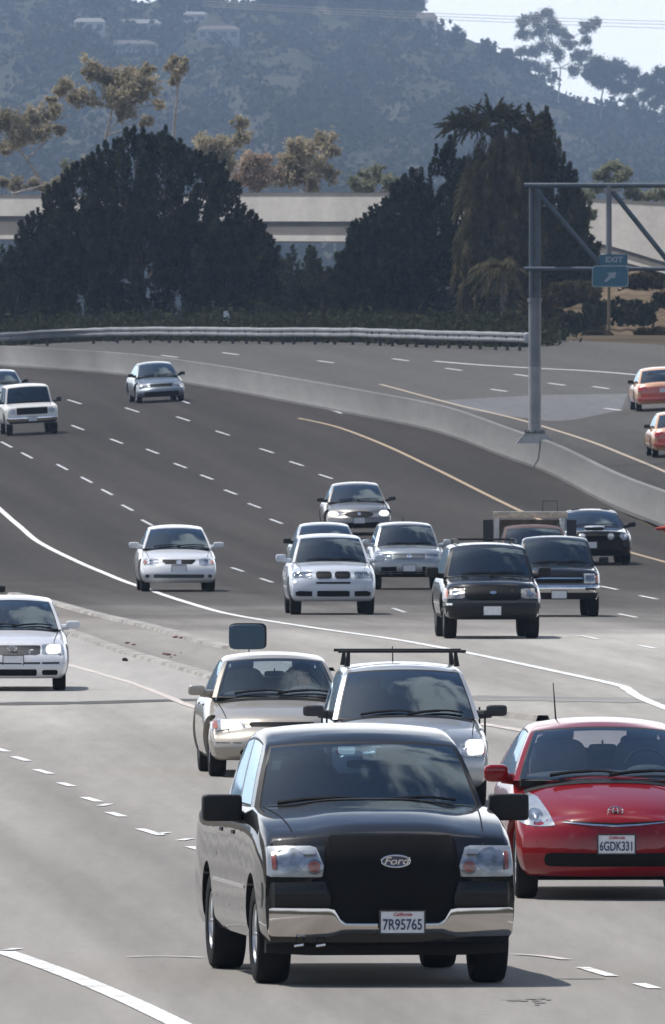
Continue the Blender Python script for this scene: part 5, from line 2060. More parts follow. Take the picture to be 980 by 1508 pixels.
def mound_tree(name, label, px0, px1, pytop, pybase, D, outline, mat, nplume=240, depth=.45, tall=1.0):
    """conifer mound made of upright plumes; outline: (px, py) top edge of the crown in the photo"""
    s = D / F
    cx = (px0 + px1) / 2
    base = P(cx, pybase, D)
    gz = ground(base.x, base.y)
    root = empty(name, (base.x, base.y, gz), label, 'tree', 'dark trees behind the guardrail')
    prof = pchip(outline)
    plumes = []
    hw_ = (px1 - px0) / 2 * s
    for k in range(nplume):
        px = random.uniform(px0, px1)
        ty = prof(px)
        u = (px - cx) / ((px1 - px0) / 2)
        v = random.uniform(-1, 1)
        r2 = math.sqrt(max(0, 1 - v * v))
        top_z = (P(px, ty, D).z - gz) * (.30 + .70 * r2)
        ln = random.uniform(1.3, 2.6) * tall
        # bases anywhere under the top surface, biased to the surface
        f_ = random.random() ** .45
        z = max(.2, (top_z - ln) * f_)
        x = (px - cx) * s
        y = v * hw_ * depth
        ax = (u * .45 + random.gauss(0, .12), v * .35 + random.gauss(0, .12), 1.0)
        plumes.append(((x - ax[0] * ln * .5, y, z), ax, ln, random.uniform(.35, .62) * tall))
    # tips along the silhouette
    px = px0
    while px < px1:
        ty = prof(px)
        z1 = P(px, ty, D).z - gz
        ln = random.uniform(1.2, 2.2) * tall
        u = (px - cx) / ((px1 - px0) / 2)
        ax = (u * .35, random.gauss(0, .1), 1.0)
        if z1 > .8:
            plumes.append((((px - cx) * s - ax[0] * ln, random.gauss(0, .3), max(.1, z1 - ln * random.uniform(.84, 1.30))), ax, ln, random.uniform(.22, .46) * tall))
        px += random.uniform(5, 9)
    # shorter sprays fill the skirt of the crown down to the ground
    for k in range(int(nplume * .8)):
        px = random.uniform(px0 + 8, px1 - 8)
        u = (px - cx) / ((px1 - px0) / 2)
        v = random.uniform(-1, 1)
        z1 = max(.6, P(px, prof(px), D).z - gz)
        plumes.append((((px - cx) * s, v * hw_ * depth, random.uniform(0, .5) * z1), (u * .5, v * .5, .8), random.uniform(.8, 1.6), random.uniform(.4, .7)))
    c, a = crown_from_plumes(plumes, 165, .2, outward=.9)
    n = len(c)
    me = leaf_mesh('crown', c.astype(np.float32), a, rng.uniform(.18, .38, n), rng.uniform(.08, .16, n))
    link('crown', me, mat, root, smooth=False, normals=False)
    H = P(cx, pytop, D).z - gz
    m = MB()
    m.tube([(0, 0, -.3), (.1, 0, H * .3), (0, .1, H * .6), (.1, 0, H * .85)], [.42, .34, .22, .08], 10)
    for k in range(9):
        a_ = random.uniform(0, 6.28)
        z = H * random.uniform(.05, .40)
        m.tube([(0, 0, z), (math.cos(a_) * hw_ * .25, math.sin(a_) * hw_ * .15, z + H * .08), (math.cos(a_) * hw_ * .42, math.sin(a_) * hw_ * .25, z + H * .18)], [.14, .09, .04], 6)
    m.build('trunk', M_BARK, root)
    return root


def clump_tree(name, label, trunk, clumps, D, mat, group, leaf=(.22, .12), dens=26, bark=None, tr=.16, depth=1.0, gap=.35, gz=None, droop=.5):
    """trunk: pixel polyline from the foot up; clumps: (px, py, radius_px) foliage masses with limbs to each"""
    s = D / F
    f0 = P(trunk[0][0], trunk[0][1], D)
    root = empty(name, f0, label, 'tree', group)
    tp = [P(x, y, D) - f0 for x, y in trunk]
    m = MB()
    m.tube(tp, [tr * (1 - .6 * i / max(1, len(tp) - 1)) for i in range(len(tp))], 8)
    C_, A_ = [], []
    for px, py, rp in clumps:
        c = P(px, py, D) - f0
        r = rp * s
        c.y += random.uniform(-1, 1) * depth * 1.2
        j = min(range(len(tp)), key=lambda i: (tp[i] - c).length + (2 if tp[i].z > c.z else 0))
        a = tp[j]
        mid = (a + c) / 2 + Vector((random.gauss(0, .15), random.gauss(0, .2), -.15 * r))
        m.tube([a, mid, c], [tr * .42, tr * .28, tr * .10], 6)
        # sub-clumps leave gaps between them
        ns = max(7, int(16 * (1 - gap)) + int(r * 3))
        for q in range(ns):
            d = rng.normal(size=3)
            d /= np.linalg.norm(d)
            cc = np.array(c) + d * r * rng.uniform(.2, 1.15) * np.array([1, .8 * depth, .8])
            rs = r * rng.uniform(.20, .50)
            n = int(dens * 1.7 * (rs / .3) ** 1.5) + 12
            g_ = rng.normal(size=(n, 3)) * rs * .62
            C_.append(cc + g_)
            ax = rng.normal(size=(n, 3))
            ax[:, 2] -= droop
            A_.append(ax)
    m.build('trunk', bark or M_BARKP, root)
    c = np.concatenate(C_)
    a = np.concatenate(A_)
    n = len(c)
    k = max(1.0, D / 1300.0) * 1.15
    me = leaf_mesh('crown', c.astype(np.float32), a, rng.uniform(leaf[0] * .7, leaf[0] * 1.4, n) * k, rng.uniform(leaf[1] * .7, leaf[1] * 1.4, n) * k)
    link('crown', me, mat, root, smooth=False, normals=False)
    return root


# the two dark trees behind the guardrail
mound_tree('conifer_tree', 'broad dark conifer with many upright tips, left of the photo behind the guardrail', -5, 405, 185, 494, 975,
           [(-5, 400), (15, 355), (45, 312), (72, 272), (105, 240), (140, 222), (170, 204), (195, 180), (215, 194), (240, 192), (270, 204), (300, 218), (330, 240), (350, 276), (366, 312), (385, 318), (398, 352), (408, 400)], M_CONIF, nplume=330)
mound_tree('conifer_tree', 'dark blue green conifer left of the shaggy palm, behind the guardrail', 488, 735, 205, 494, 965,
           [(488, 440), (500, 370), (528, 320), (560, 300), (585, 265), (605, 248), (625, 255), (645, 212), (660, 205), (680, 225), (700, 235), (735, 260)], M_CONIF2, nplume=230)
mound_tree('conifer_tree', 'olive brown rounded conifer on the right side of the shaggy palm', 750, 872, 150, 494, 985,
           [(750, 200), (770, 165), (790, 155), (805, 165), (820, 200), (838, 232), (850, 260), (862, 290), (874, 300)], M_CONIFO, nplume=150)

# shaggy palm between them
D = 958
base = P(735, 497, D)
gz = ground(base.x, base.y)
palm = empty('fan_palm_tree', (base.x, base.y, gz), 'tall shaggy palm with a spiky crown and a skirt of brown fronds', 'palm tree')
s = D / F
H = P(735, 185, D).z - gz
m = MB()
m.tube([(0, 0, -.2), (.1, 0, H * .5), (0, 0, H)], [.5, .36, .28], 12)
m.build('trunk', M_BARK, palm)
# skirt: hanging dead fronds in bundles
pl = []
for k in range(260):
    z = H * (.10 + .86 * random.random())
    a_ = random.uniform(0, 6.28)
    rr = (1.2 + 1.0 * math.sin(min(1, z / H) * 3.0)) * random.uniform(.45, 1.0)
    pl.append(((math.cos(a_) * rr, math.sin(a_) * rr * .8, z), (math.cos(a_) * .25, math.sin(a_) * .25, -1.0), random.uniform(1.0, 2.2), random.uniform(.18, .4)))
c, a = crown_from_plumes(pl, 120, .2, outward=.25)
n = len(c)
link('frond_skirt', leaf_mesh('frond_skirt', c.astype(np.float32), a, rng.uniform(.3, .7, n), rng.uniform(.05, .10, n)), M_OLIVE, palm, smooth=False, normals=False)
# spiky crown: long pointed fronds
C_, A_, Ls = [], [], []
heads = [(674, 165, 1.0), (700, 160, 1.2), (726, 152, 1.2), (752, 160, 1.1), (778, 175, .9)]
for hx_, hy_, sc_ in heads:
    hc = np.array(P(hx_, hy_ + 22, D) - Vector((base.x, base.y, gz)))
    hc[1] += random.uniform(-.8, .8)
    for k in range(46):
        th = random.uniform(0, 6.28)
        el = random.uniform(-.5, 1.35)
        d = np.array([math.cos(th) * math.cos(el), math.sin(th) * math.cos(el), math.sin(el)])
        ln = random.uniform(.8, 1.35) * sc_
        for t in np.linspace(.2, 1.0, 7):
            p_ = hc + d * ln * t + np.array([0, 0, -.35 * t * t])
            for q in range(3):
                C_.append(p_ + rng.normal(size=3) * .07 * (1.3 - t))
                A_.append(d + np.array([0, 0, -.6 * t]) + rng.normal(size=3) * .22)
n = len(C_)
link('crown', leaf_mesh('crown', np.array(C_, dtype=np.float32), np.array(A_), rng.uniform(.35, .6, n), rng.uniform(.05, .09, n)), foliage('palm_crown_leaf', (.022, .028, .016), (.060, .060, .032), scale=1.0, trans=.2, c3=(.10, .09, .05)), palm, smooth=False, normals=False)

# young palm at its foot with arching fronds
D = 950
base = P(742, 497, D)
gz = ground(base.x, base.y)
yp = empty('young_palm', (base.x, base.y, gz), 'young palm with arching olive fronds in front of the shaggy palm', 'palm tree')
C_, A_ = [], []
hc = np.array(P(742, 398, D) - Vector((base.x, base.y, gz)))
for k in range(26):
    th = random.uniform(0, 6.28)
    el = random.uniform(.1, 1.2)
    d = np.array([math.cos(th) * math.cos(el), math.sin(th) * math.cos(el), math.sin(el)])
    ln = random.uniform(1.6, 2.6)
    for t in np.linspace(.1, 1.0, 22):
        p_ = hc + d * ln * t + np.array([0, 0, -1.7 * t * t])
        tang = d + np.array([0, 0, -2.6 * t])
        side_ = np.cross(tang, [0, 0, 1])
        for sg_ in (-1, 1):
            C_.append(p_ + side_ * sg_ * .10)
            A_.append(tang * .6 + side_ * sg_ * .7 + np.array([0, 0, -.3]))
n = len(C_)
link('crown', leaf_mesh('crown', np.array(C_, dtype=np.float32), np.array(A_), rng.uniform(.30, .5, n), rng.uniform(.05, .09, n)), M_OLIVE, yp, smooth=False, normals=False)
m = MB()
m.tube([(0, 0, -.2), (0, 0, hc[2])], [.16, .12], 8)
m.build('trunk', M_BARK, yp)


def bush(label, px, pybase, D, wpx, hpx, mat=None, group='shrubs behind the guardrail', gz=None, dens=1.0, name='shrub'):
    s = D / F
    b = P(px, pybase, D)
    z = gz if gz is not None else b.z
    root = empty(name, (b.x, b.y, z), label, 'shrub', group)
    pl = []
    w, h_ = wpx * s / 2, hpx * s
    for k in range(int(26 * dens) + 8):
        u, v = random.uniform(-1, 1), random.uniform(-1, 1)
        top_ = h_ * (1 - .6 * u * u) * random.uniform(.6, 1.0)
        ln = min(random.uniform(.8, 1.8), h_ * .8)
        z0 = max(0, (top_ - ln) * random.random() ** .4)
        pl.append(((u * w, v * w * .6, z0), (u * .4, v * .3, 1), ln, random.uniform(.3, .6)))
    c, a = crown_from_plumes(pl, 90, .2, outward=1.0)
    n = len(c)
    link('foliage', leaf_mesh('foliage', c.astype(np.float32), a, rng.uniform(.2, .42, n), rng.uniform(.10, .2, n)), mat or M_SHRUB, root, smooth=False, normals=False)
    m = MB()
    for k in range(4):
        m.tube([(random.uniform(-.1, .1), 0, -.1), (random.uniform(-w, w) * .4, random.uniform(-.3, .3), h_ * .6)], [.06, .02], 6)
    m.build('stem', M_BARK, root)
    return root


bush('low dark shrub at the left edge below the broad conifer', 12, 500, 968, 90, 110)
bush('olive shrub between the broad conifer and the blue green one', 425, 500, 985, 70, 115, M_SHRUB)
bush('tall dark shrub touching the blue green conifer on its left', 470, 500, 978, 80, 130, M_CONIF)
bush('dark shrub low behind the guardrail right of the white marker post', 400, 500, 960, 80, 80, M_CONIF)
bush('brownish shrub behind the guardrail end near the gantry pole', 800, 503, 940, 80, 90, foliage('rusty_shrub', (.03, .03, .018), (.075, .058, .035), scale=1.4, trans=.2, c3=(.16, .05, .04)))

# undergrowth: low weeds and leaf litter in the strip between rail and trees
C_, A_ = [], []
for k in range(4200):
    px = random.uniform(-60, 800)
    j = min(range(len(gpts)), key=lambda i: abs(gpts[i].x / gpts[i].y * F + CX - px))
    y = gpts[j].y + random.uniform(11, 62)
    x = (px - CX) / F * y
    r = random.uniform(.3, .75)
    n = 16
    g_ = rng.normal(size=(n, 3)) * np.array([r, r, r * .7])
    g_[:, 2] = np.abs(g_[:, 2])
    C_.append(np.array((x, y, ground(x, y))) + g_)
    a_ = rng.normal(size=(n, 3))
    a_[:, 2] += .8
    A_.append(a_)
c = np.concatenate(C_)
n = len(c)
ug = link('undergrowth', leaf_mesh('undergrowth', c.astype(np.float32), np.concatenate(A_), rng.uniform(.25, .5, n), rng.uniform(.1, .2, n)), M_SHRUB, None, smooth=False, normals=False)
tag(ug, kind='stuff')

bush('dark tall shrub under the overpass in the middle of the gap between the conifers', 452, 500, 1045, 130, 150, M_SHRUB, dens=3)
bush('dark tall shrub under the overpass touching the right flank of the broad conifer', 400, 500, 1050, 110, 152, M_SHRUB, dens=3)
bush('dark tall shrub under the overpass touching the left flank of the blue green conifer', 505, 500, 1042, 110, 150, M_SHRUB, dens=3)
bush('dark tall shrub under the overpass at the far left edge', 5, 500, 1050, 120, 152, M_SHRUB, dens=3)

# ------------------------------------------------------------------ embankment at the right, bridge, hill
def noise2(x, y, seed=0.0):
    return (math.sin(x * 1.7 + seed) * math.cos(y * 1.3 - seed) + .5 * math.sin(x * 3.9 - y * 2.7 + seed * 2) + .25 * math.sin(x * 8.1 + y * 7.3 + seed * 3)) / 1.75


M_BANK = foliage('dry_grass_bank', (.085, .063, .043), (.15, .115, .08), scale=.35, trans=0.0, c3=(.21, .165, .115))
mb = MB()
nx_, nt_ = 40, 16
ytop = pchip([(740, 470), (800, 430), (860, 404), (920, 396), (980, 392), (1200, 380)])
for i in range(nx_ + 1):
    px = 740 + 460 * i / nx_
    for k in range(nt_ + 1):
        t = k / nt_
        Dd = 905 + 140 * t
        y = 512 + (ytop(px) - 512) * (t ** .9)
        p = P(px, y, Dd)
        e = min(1, t * 6)
        p.z += noise2(px * .03, t * 4, 1.0) * .35 * e
        if k == 0:
            p.z = ground(p.x, p.y) - .3
        mb.v.append(tuple(p))
for i in range(nx_):
    for k in range(nt_):
        a = i * (nt_ + 1) + k
        mb.f.append((a, a + nt_ + 1, a + nt_ + 2, a + 1))
        mb.mi.append(0)
tag(mb.build('embankment_terrain', M_BANK), kind='structure')
G2 = 'shrubs on the dry bank'
bush('large dark shrub on the dry bank right below the exit sign', 915, 478, 935, 84, 44, M_SHRUB, G2)
bush('dark shrub on the dry bank at the right edge', 1000, 452, 955, 60, 26, M_SHRUB, G2)
bush('low dark shrub at the foot of the dry bank left of the wooden post', 852, 490, 925, 60, 34, M_SHRUB, G2)
bush('dry olive shrub near the top of the dry bank', 850, 440, 975, 60, 30, M_OLIVE, G2)

G3 = 'dry shrubs scattered over the bank'
M_DRY = foliage('dry_shrub', (.035, .030, .018), (.085, .068, .042), scale=1.2, trans=.2, c3=(.15, .12, .075))
bush('brown dry shrub on the bank beside the right edge, lowest of the dry ones', 968, 500, 918, 50, 20, M_DRY, G3)
bush('brown dry shrub high on the bank right of the exit sign', 952, 425, 1000, 60, 26, M_DRY, G3)
bush('small brown dry shrub on the bank just left of the wooden post', 880, 500, 912, 30, 14, M_DRY, G3)
h = P(897, 505, 915)
root = empty('wooden_post', h, 'thin brown post standing on the dry bank under the exit sign', 'post')
m = MB()
m.tube([(0, 0, -.3), (0, 0, (505 - 395) * 915 / F)], [.085, .075], 10)
m.build('pole', simple('post_brown', (.17, .125, .08), rough=.9, var=.3, scale=4), root)
m = MB()
m.sbox((0, 0, -.05), (.22, .2, .12), 3)
m.build('footing', M_CURB, root)

# overpass
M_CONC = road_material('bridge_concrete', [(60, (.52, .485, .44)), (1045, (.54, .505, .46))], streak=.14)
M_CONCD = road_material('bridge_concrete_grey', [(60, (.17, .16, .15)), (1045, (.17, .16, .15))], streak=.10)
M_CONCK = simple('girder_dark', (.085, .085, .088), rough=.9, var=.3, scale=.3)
DB = pchip([(-160, 1120), (1200, 1010)])
br = empty('overpass_bridge', P(450, 345, DB(450)), 'pale concrete overpass crossing behind the dark trees', 'bridge')
bo_ = br.location.copy()


def band(name, tops, bots, y0, thick, mat, parent=br, origin=bo_):
    ft, fb = pchip(tops), pchip(bots)
    mb = MB()
    xs = [-160 + 34 * i for i in range(41)]
    for px in xs:
        d = DB(px) + y0
        a, b = P(px, ft(px), d) - origin, P(px, fb(px), d) - origin
        k = (d + thick) / d
        mb.v += [tuple(a), tuple(b), (b.x, b.y + thick, b.z), (a.x, a.y + thick, a.z)]
    for i in range(len(xs) - 1):
        a = i * 4
        for j in range(4):
            mb.f.append((a + j, a + (j + 1) % 4, a + 4 + (j + 1) % 4, a + 4 + j))
            mb.mi.append(0)
    n_ = len(xs) * 4
    mb.f += [(0, 1, 2, 3), (n_ - 4, n_ - 3, n_ - 2, n_ - 1)]
    mb.mi += [0, 0]
    return mb.build(name, mat, parent, ang=20)


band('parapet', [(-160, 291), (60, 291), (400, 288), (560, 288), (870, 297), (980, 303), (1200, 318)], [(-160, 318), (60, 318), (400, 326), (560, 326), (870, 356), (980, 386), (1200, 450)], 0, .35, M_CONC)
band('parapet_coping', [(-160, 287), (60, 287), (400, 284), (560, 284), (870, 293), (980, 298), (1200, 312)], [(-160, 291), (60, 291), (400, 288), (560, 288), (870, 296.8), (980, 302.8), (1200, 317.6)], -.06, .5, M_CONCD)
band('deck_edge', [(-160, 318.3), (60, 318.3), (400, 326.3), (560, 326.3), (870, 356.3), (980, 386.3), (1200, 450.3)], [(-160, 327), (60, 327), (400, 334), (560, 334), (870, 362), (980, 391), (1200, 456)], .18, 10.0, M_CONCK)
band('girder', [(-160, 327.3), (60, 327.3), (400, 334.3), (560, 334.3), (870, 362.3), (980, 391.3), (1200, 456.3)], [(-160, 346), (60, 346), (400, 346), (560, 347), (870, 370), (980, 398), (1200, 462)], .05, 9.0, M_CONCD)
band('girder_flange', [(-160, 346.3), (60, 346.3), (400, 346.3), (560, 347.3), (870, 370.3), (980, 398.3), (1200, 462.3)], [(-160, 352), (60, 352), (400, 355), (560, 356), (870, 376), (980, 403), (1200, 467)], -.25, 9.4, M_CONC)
for px in (-60, 150, 330, 610):
    a = P(px, 352, DB(px) + 4) - bo_
    m = MB()
    m.tube([(a.x, a.y, a.z), (a.x, a.y, 4.5 - bo_.z)], .65, 16)
    m.box(a.x - 1.1, a.x + 1.1, a.y - 3.4, a.y + 3.4, a.z - .7, a.z + .05)
    m.build('column', M_CONCD, br)

# far hillside
RIDGE = pchip([(-5600, -40), (-2500, -160), (-400, -70), (-100, -40), (100, -18), (180, -6), (212, 6), (250, -6), (310, -4), (348, 7), (420, -6), (590, -2), (640, 36), (700, 62), (760, 92), (830, 138), (900, 160), (980, 186), (1100, 215), (1400, 250), (2600, 120), (5600, 60)])


def hill_pt(px, t):
    d = 3600 + 4300 * t
    y0 = 470
    y = y0 + (RIDGE(px) - y0) * (t ** .82)
    p = P(px, y, d)
    e = math.sin(math.pi * min(1, t)) ** .6
    # gullies and spurs running down to the lower right
    q = px * .011 + t * 3.0
    p.z += e * (3.6 * math.sin(q * 2.1 + .6) + 2.0 * math.sin(q * 5.3 + t * 2) + 1.5 * noise2(px * .02, t * 7, 3.3))
    return p


def hill_mat():
    m, nt, out = new_mat('chaparral')
    g = nd(nt, 'ShaderNodeNewGeometry')
    n1 = nd(nt, 'ShaderNodeTexNoise')
    n1.inputs['Scale'].default_value = .04
    n1.inputs['Detail'].default_value = 9
    n1.inputs['Roughness'].default_value = .7
    mp = nd(nt, 'ShaderNodeMapping')
    mp.inputs['Rotation'].default_value = (0, R(35), 0)
    mp.inputs['Scale'].default_value = (1.0, .25, 2.6)
    nt.links.new(g.outputs['Position'], mp.inputs[0])
    nt.links.new(mp.outputs[0], n1.inputs['Vector'])
    cr = nd(nt, 'ShaderNodeValToRGB')
    cr.color_ramp.elements[0].position = .38
    cr.color_ramp.elements[0].color = (.034, .037, .027, 1)
    cr.color_ramp.elements[1].position = .62
    cr.color_ramp.elements[1].color = (.072, .066, .050, 1)
    nt.links.new(n1.outputs['Fac'], cr.inputs[0])
    b = nd(nt, 'ShaderNodeBsdfDiffuse')
    nt.links.new(cr.outputs[0], b.inputs[0])
    nt.links.new(b.outputs[0], out.inputs[0])
    return m


mb = MB()
HX = [-5600, -5000, -4400, -3800, -3200, -2700, -2200, -1800, -1400, -1100, -800, -600] + [-400 + 1800 * i / 110 for i in range(111)] + [1600, 1900, 2300, 2800, 3400, 4000, 4800, 5600]
nx_, nt_ = len(HX) - 1, 60
for i in range(nx_ + 1):
    px = HX[i]
    for k in range(nt_ + 3):
        if k <= nt_:
            p = hill_pt(px, k / nt_)
            if k == 0:
                p.z = 3.0
        else:
            p = hill_pt(px, 1.0)
            p.y += 300 * (k - nt_)
            p.z -= 30 * (k - nt_)
        mb.v.append(tuple(p))
w_ = nt_ + 3
for i in range(nx_):
    for k in range(w_ - 1):
        a = i * w_ + k
        mb.f.append((a, a + w_, a + w_ + 1, a + 1))
        mb.mi.append(0)
tag(mb.build('hill_terrain', hill_mat()), kind='structure')

# chaparral on the hill: one mass of low scrub
C_, A_, L_ = [], [], []
for k in range(5200):
    px, t = random.uniform(-60, 1060), random.random() ** 1.15
    # belts of scrub with barer ground between
    if noise2(px * .018 + t * 2.2, t * 9, 5.0) < -.25 and random.random() < .75:
        continue
    p = np.array(hill_pt(px, t))
    r = random.uniform(1.6, 5.6) * (1.0 + .5 * (noise2(px * .01, t * 5, 8.0)))
    n = 26
    g_ = rng.normal(size=(n, 3)) * np.array([r * .6, r * .6, r * .42])
    g_[:, 2] = np.abs(g_[:, 2])
    C_.append(p + g_)
    A_.append(rng.normal(size=(n, 3)))
    L_.append(np.full(n, .6 + r * .34))
c = np.concatenate(C_)
l_ = np.concatenate(L_)
sc_o = link('scrub', leaf_mesh('scrub', c.astype(np.float32), np.concatenate(A_), l_ * 1.2, l_ * .9), foliage('scrub_leaf', (.026, .031, .023), (.045, .046, .033), scale=.03, trans=.15, c3=(.075, .068, .050)), None, smooth=False, normals=False)
tag(sc_o, kind='stuff')


def hill_t(px, py):
    lo, hi = 0.0, 1.0
    for _ in range(30):
        m_ = (lo + hi) / 2
        p = hill_pt(px, m_)
        y = CY - (((p.z - CAMZ) / p.y + math.tan(PITCH)) * F)
        if y > py:
            lo = m_
        else:
            hi = m_
    return lo


# hill ring added out of view to darken what car fronts and sides reflect
mb = MB()
na, nr = 90, 8
for i in range(na + 1):
    az = R(14 + (340 - 14) * i / na)
    for k in range(nr + 1):
        t = k / nr
        rr = 230 + 420 * t
        z = -1.0 + (105 + 22 * noise2(i * .21, t * 2, 4.0)) * (t ** .9)
        mb.v.append((rr * math.sin(az), 120 + rr * math.cos(az), z))
for i in range(na):
    for k in range(nr):
        a = i * (nr + 1) + k
        mb.f.append((a, a + nr + 1, a + nr + 2, a + 1))
        mb.mi.append(0)
tag(mb.build('added_hill_ring', bpy.data.materials['chaparral']), kind='structure')

# houses on the hill
M_WALLS = [simple('house_wall_cream', (.36, .34, .31), rough=.9), simple('house_wall_grey', (.29, .29, .285), rough=.9), simple('house_wall_tan', (.46, .38, .29), rough=.9)]
M_ROOFS = [simple('house_roof_brown', (.11, .095, .085), rough=.9), simple('house_roof_grey', (.20, .20, .20), rough=.9)]
M_WIN = simple('house_window', (.03, .04, .05), rough=.1)


def house(label, px, py, wpx, hpx, wall, roof, nwin=3, t=None):
    t = hill_t(px, py) if t is None else t
    p = hill_pt(px, t)
    s = p.y / F
    w, h_ = wpx * s, hpx * s
    root = empty('hillside_house', p, label, 'house', 'houses on the hillside')
    m = MB()
    m.box(-w / 2, w / 2, 0, 9, -5, h_)
    m.build('wall', wall, root, smooth=False)
    m = MB()
    rz = max(.7, h_ * .32)
    m.add([(-w / 2 - .4, -.5, h_ - .1), (w / 2 + .4, -.5, h_ - .1), (w / 2 + .4, 9.5, h_ - .1), (-w / 2 - .4, 9.5, h_ - .1), (-w / 2 + w * .12, 4.5, h_ + rz), (w / 2 - w * .12, 4.5, h_ + rz)],
          [(0, 1, 5, 4), (1, 2, 5), (2, 3, 4, 5), (3, 0, 4), (0, 3, 2, 1)])
    m.build('roof', roof, root, smooth=False)
    for k in range(nwin):
        x = -w / 2 + w * (k + .5) / nwin
        ww = w / nwin * .28
        m = MB()
        m.box(x - ww, x + ww, -.06, .05, h_ * .35, h_ * .78)
        m.build('window', M_WIN, root, smooth=False)


house('cream hillside house with three windows, the left one of the upper pair', 132, 50, 46, 18, M_WALLS[0], M_ROOFS[1])
house('long grey hillside house right of the cream one', 205, 52, 66, 18, M_WALLS[1], M_ROOFS[1], 4)
house('long low pale house just below the upper pair on the hill', 170, 80, 124, 16, M_WALLS[1], M_ROOFS[0], 6)
house('small pale hillside house with two windows near the ridge', 288, 34, 34, 13, M_WALLS[0], M_ROOFS[1], 2)
house('grey hillside house below the small one near the ridge', 322, 60, 62, 17, M_WALLS[1], M_ROOFS[0], 4)
house('tan house perched on the ridge against the sky', 625, 50, 38, 24, M_WALLS[2], M_ROOFS[0], 2)

# ------------------------------------------------------------------ pale trees behind the bridge
GE = 'sunlit trees behind the overpass'
clump_tree('eucalyptus_tree', 'leaning sunlit eucalyptus with bare trunks at the left edge', [(68, 300), (58, 262), (40, 235), (24, 215)],
           [(8, 182, 24), (30, 200, 24), (48, 172, 18), (70, 168, 20), (60, 196, 18), (88, 190, 10), (74, 148, 8), (10, 215, 14)], 1200, M_EUC, GE, dens=30)
clump_tree('eucalyptus_tree', 'tallest sunlit eucalyptus above the broad dark conifer', [(152, 300), (154, 250), (156, 200), (166, 160)],
           [(95, 128, 14), (112, 136, 16), (135, 100, 20), (150, 112, 20), (172, 118, 18), (128, 145, 16), (165, 142, 20), (200, 110, 22), (212, 128, 24), (190, 150, 18), (180, 165, 14), (236, 152, 10), (85, 136, 8), (215, 178, 10), (218, 105, 12)], 1210, M_EUC, GE, dens=30)
clump_tree('eucalyptus_tree', 'thin sunlit eucalyptus with a single tuft right of the tallest one', [(250, 300), (256, 200), (262, 130)],
           [(262, 100, 14), (256, 88, 8), (270, 90, 8), (258, 116, 8)], 1230, M_EUC, GE, dens=26)
clump_tree('eucalyptus_tree', 'sunlit round eucalyptus just right of the broad conifer top', [(330, 310), (332, 270), (335, 230)],
           [(296, 205, 14), (310, 212, 20), (330, 222, 18), (340, 240, 14), (355, 182, 12), (360, 200, 12), (348, 210, 10), (318, 232, 14), (300, 220, 12)], 1190, M_EUC, GE, dens=30)
clump_tree('eucalyptus_tree', 'reddish low eucalyptus over the parapet between the two dark masses', [(380, 320), (380, 280), (382, 255)],
           [(372, 246, 20), (392, 240, 16), (360, 262, 16), (385, 266, 18), (404, 256, 14), (365, 230, 8)], 1180, M_EUCR, GE, dens=28)
clump_tree('eucalyptus_tree', 'broad sunlit tree over the parapet left of the blue green conifer', [(450, 320), (452, 280), (455, 250)],
           [(425, 236, 20), (440, 215, 16), (455, 222, 22), (478, 206, 18), (488, 222, 14), (470, 246, 20), (440, 256, 20), (420, 262, 16), (486, 258, 12), (460, 268, 16)], 1185, M_EUC, GE, dens=30)
clump_tree('olive_tree', 'grey green low tree over the parapet beside the blue green conifer', [(548, 320), (548, 290)],
           [(520, 270, 14), (545, 262, 16), (556, 250, 10), (570, 268, 14), (538, 278, 14), (582, 272, 10)], 1170, M_EUCG, GE, dens=30)
clump_tree('olive_tree', 'pale round tree behind the gantry truss upright', [(905, 330), (905, 285)],
           [(890, 256, 12), (905, 246, 14), (920, 256, 12), (905, 268, 14), (880, 275, 10), (930, 280, 12), (945, 292, 10), (870, 290, 10)], 1170, M_EUCG, GE, dens=30)
clump_tree('olive_tree', 'pale shrubby tree against the right end of the overpass', [(862, 350), (862, 310)],
           [(862, 290, 12), (852, 305, 10), (868, 315, 10), (858, 330, 8)], 1000, M_EUCG, GE, dens=30)
clump_tree('olive_tree', 'grey green bushy tree over the parapet near the right edge', [(965, 330), (965, 300)],
           [(950, 290, 10), (968, 286, 12), (985, 290, 12)], 1170, M_EUCG, GE, dens=26)
clump_tree('eucalyptus_tree', 'low sunlit scrub tree along the parapet at the left edge', [(20, 310), (20, 285)],
           [(4, 268, 10), (25, 272, 12), (48, 272, 10), (66, 276, 8), (84, 268, 8)], 1175, M_EUC, GE, dens=26)
clump_tree('olive_tree', 'grey green tree peeping over the left shoulder of the broad conifer', [(112, 310), (112, 275)],
           [(100, 250, 12), (118, 244, 12), (130, 238, 10), (108, 262, 10)], 1180, M_EUCG, GE, dens=26)

# trees on the ridge
GR = 'trees along the ridge'


def ridge_tree(label, px, clumps, py=None, D=2300, mat=None, dens=20, tr=.5):
    t = .93
    p = hill_pt(px, t)
    fy = CY - (((p.z - CAMZ) / p.y + math.tan(PITCH)) * F) + 4
    clump_tree('ridge_tree', label, [(px, fy), (px, (fy + clumps[0][1]) / 2), (px + 1, clumps[0][1] + 4)], clumps, p.y, mat or M_RIDGE, GR, leaf=(.14, .08), dens=dens * .4, bark=M_BARK, tr=tr, gap=.3)


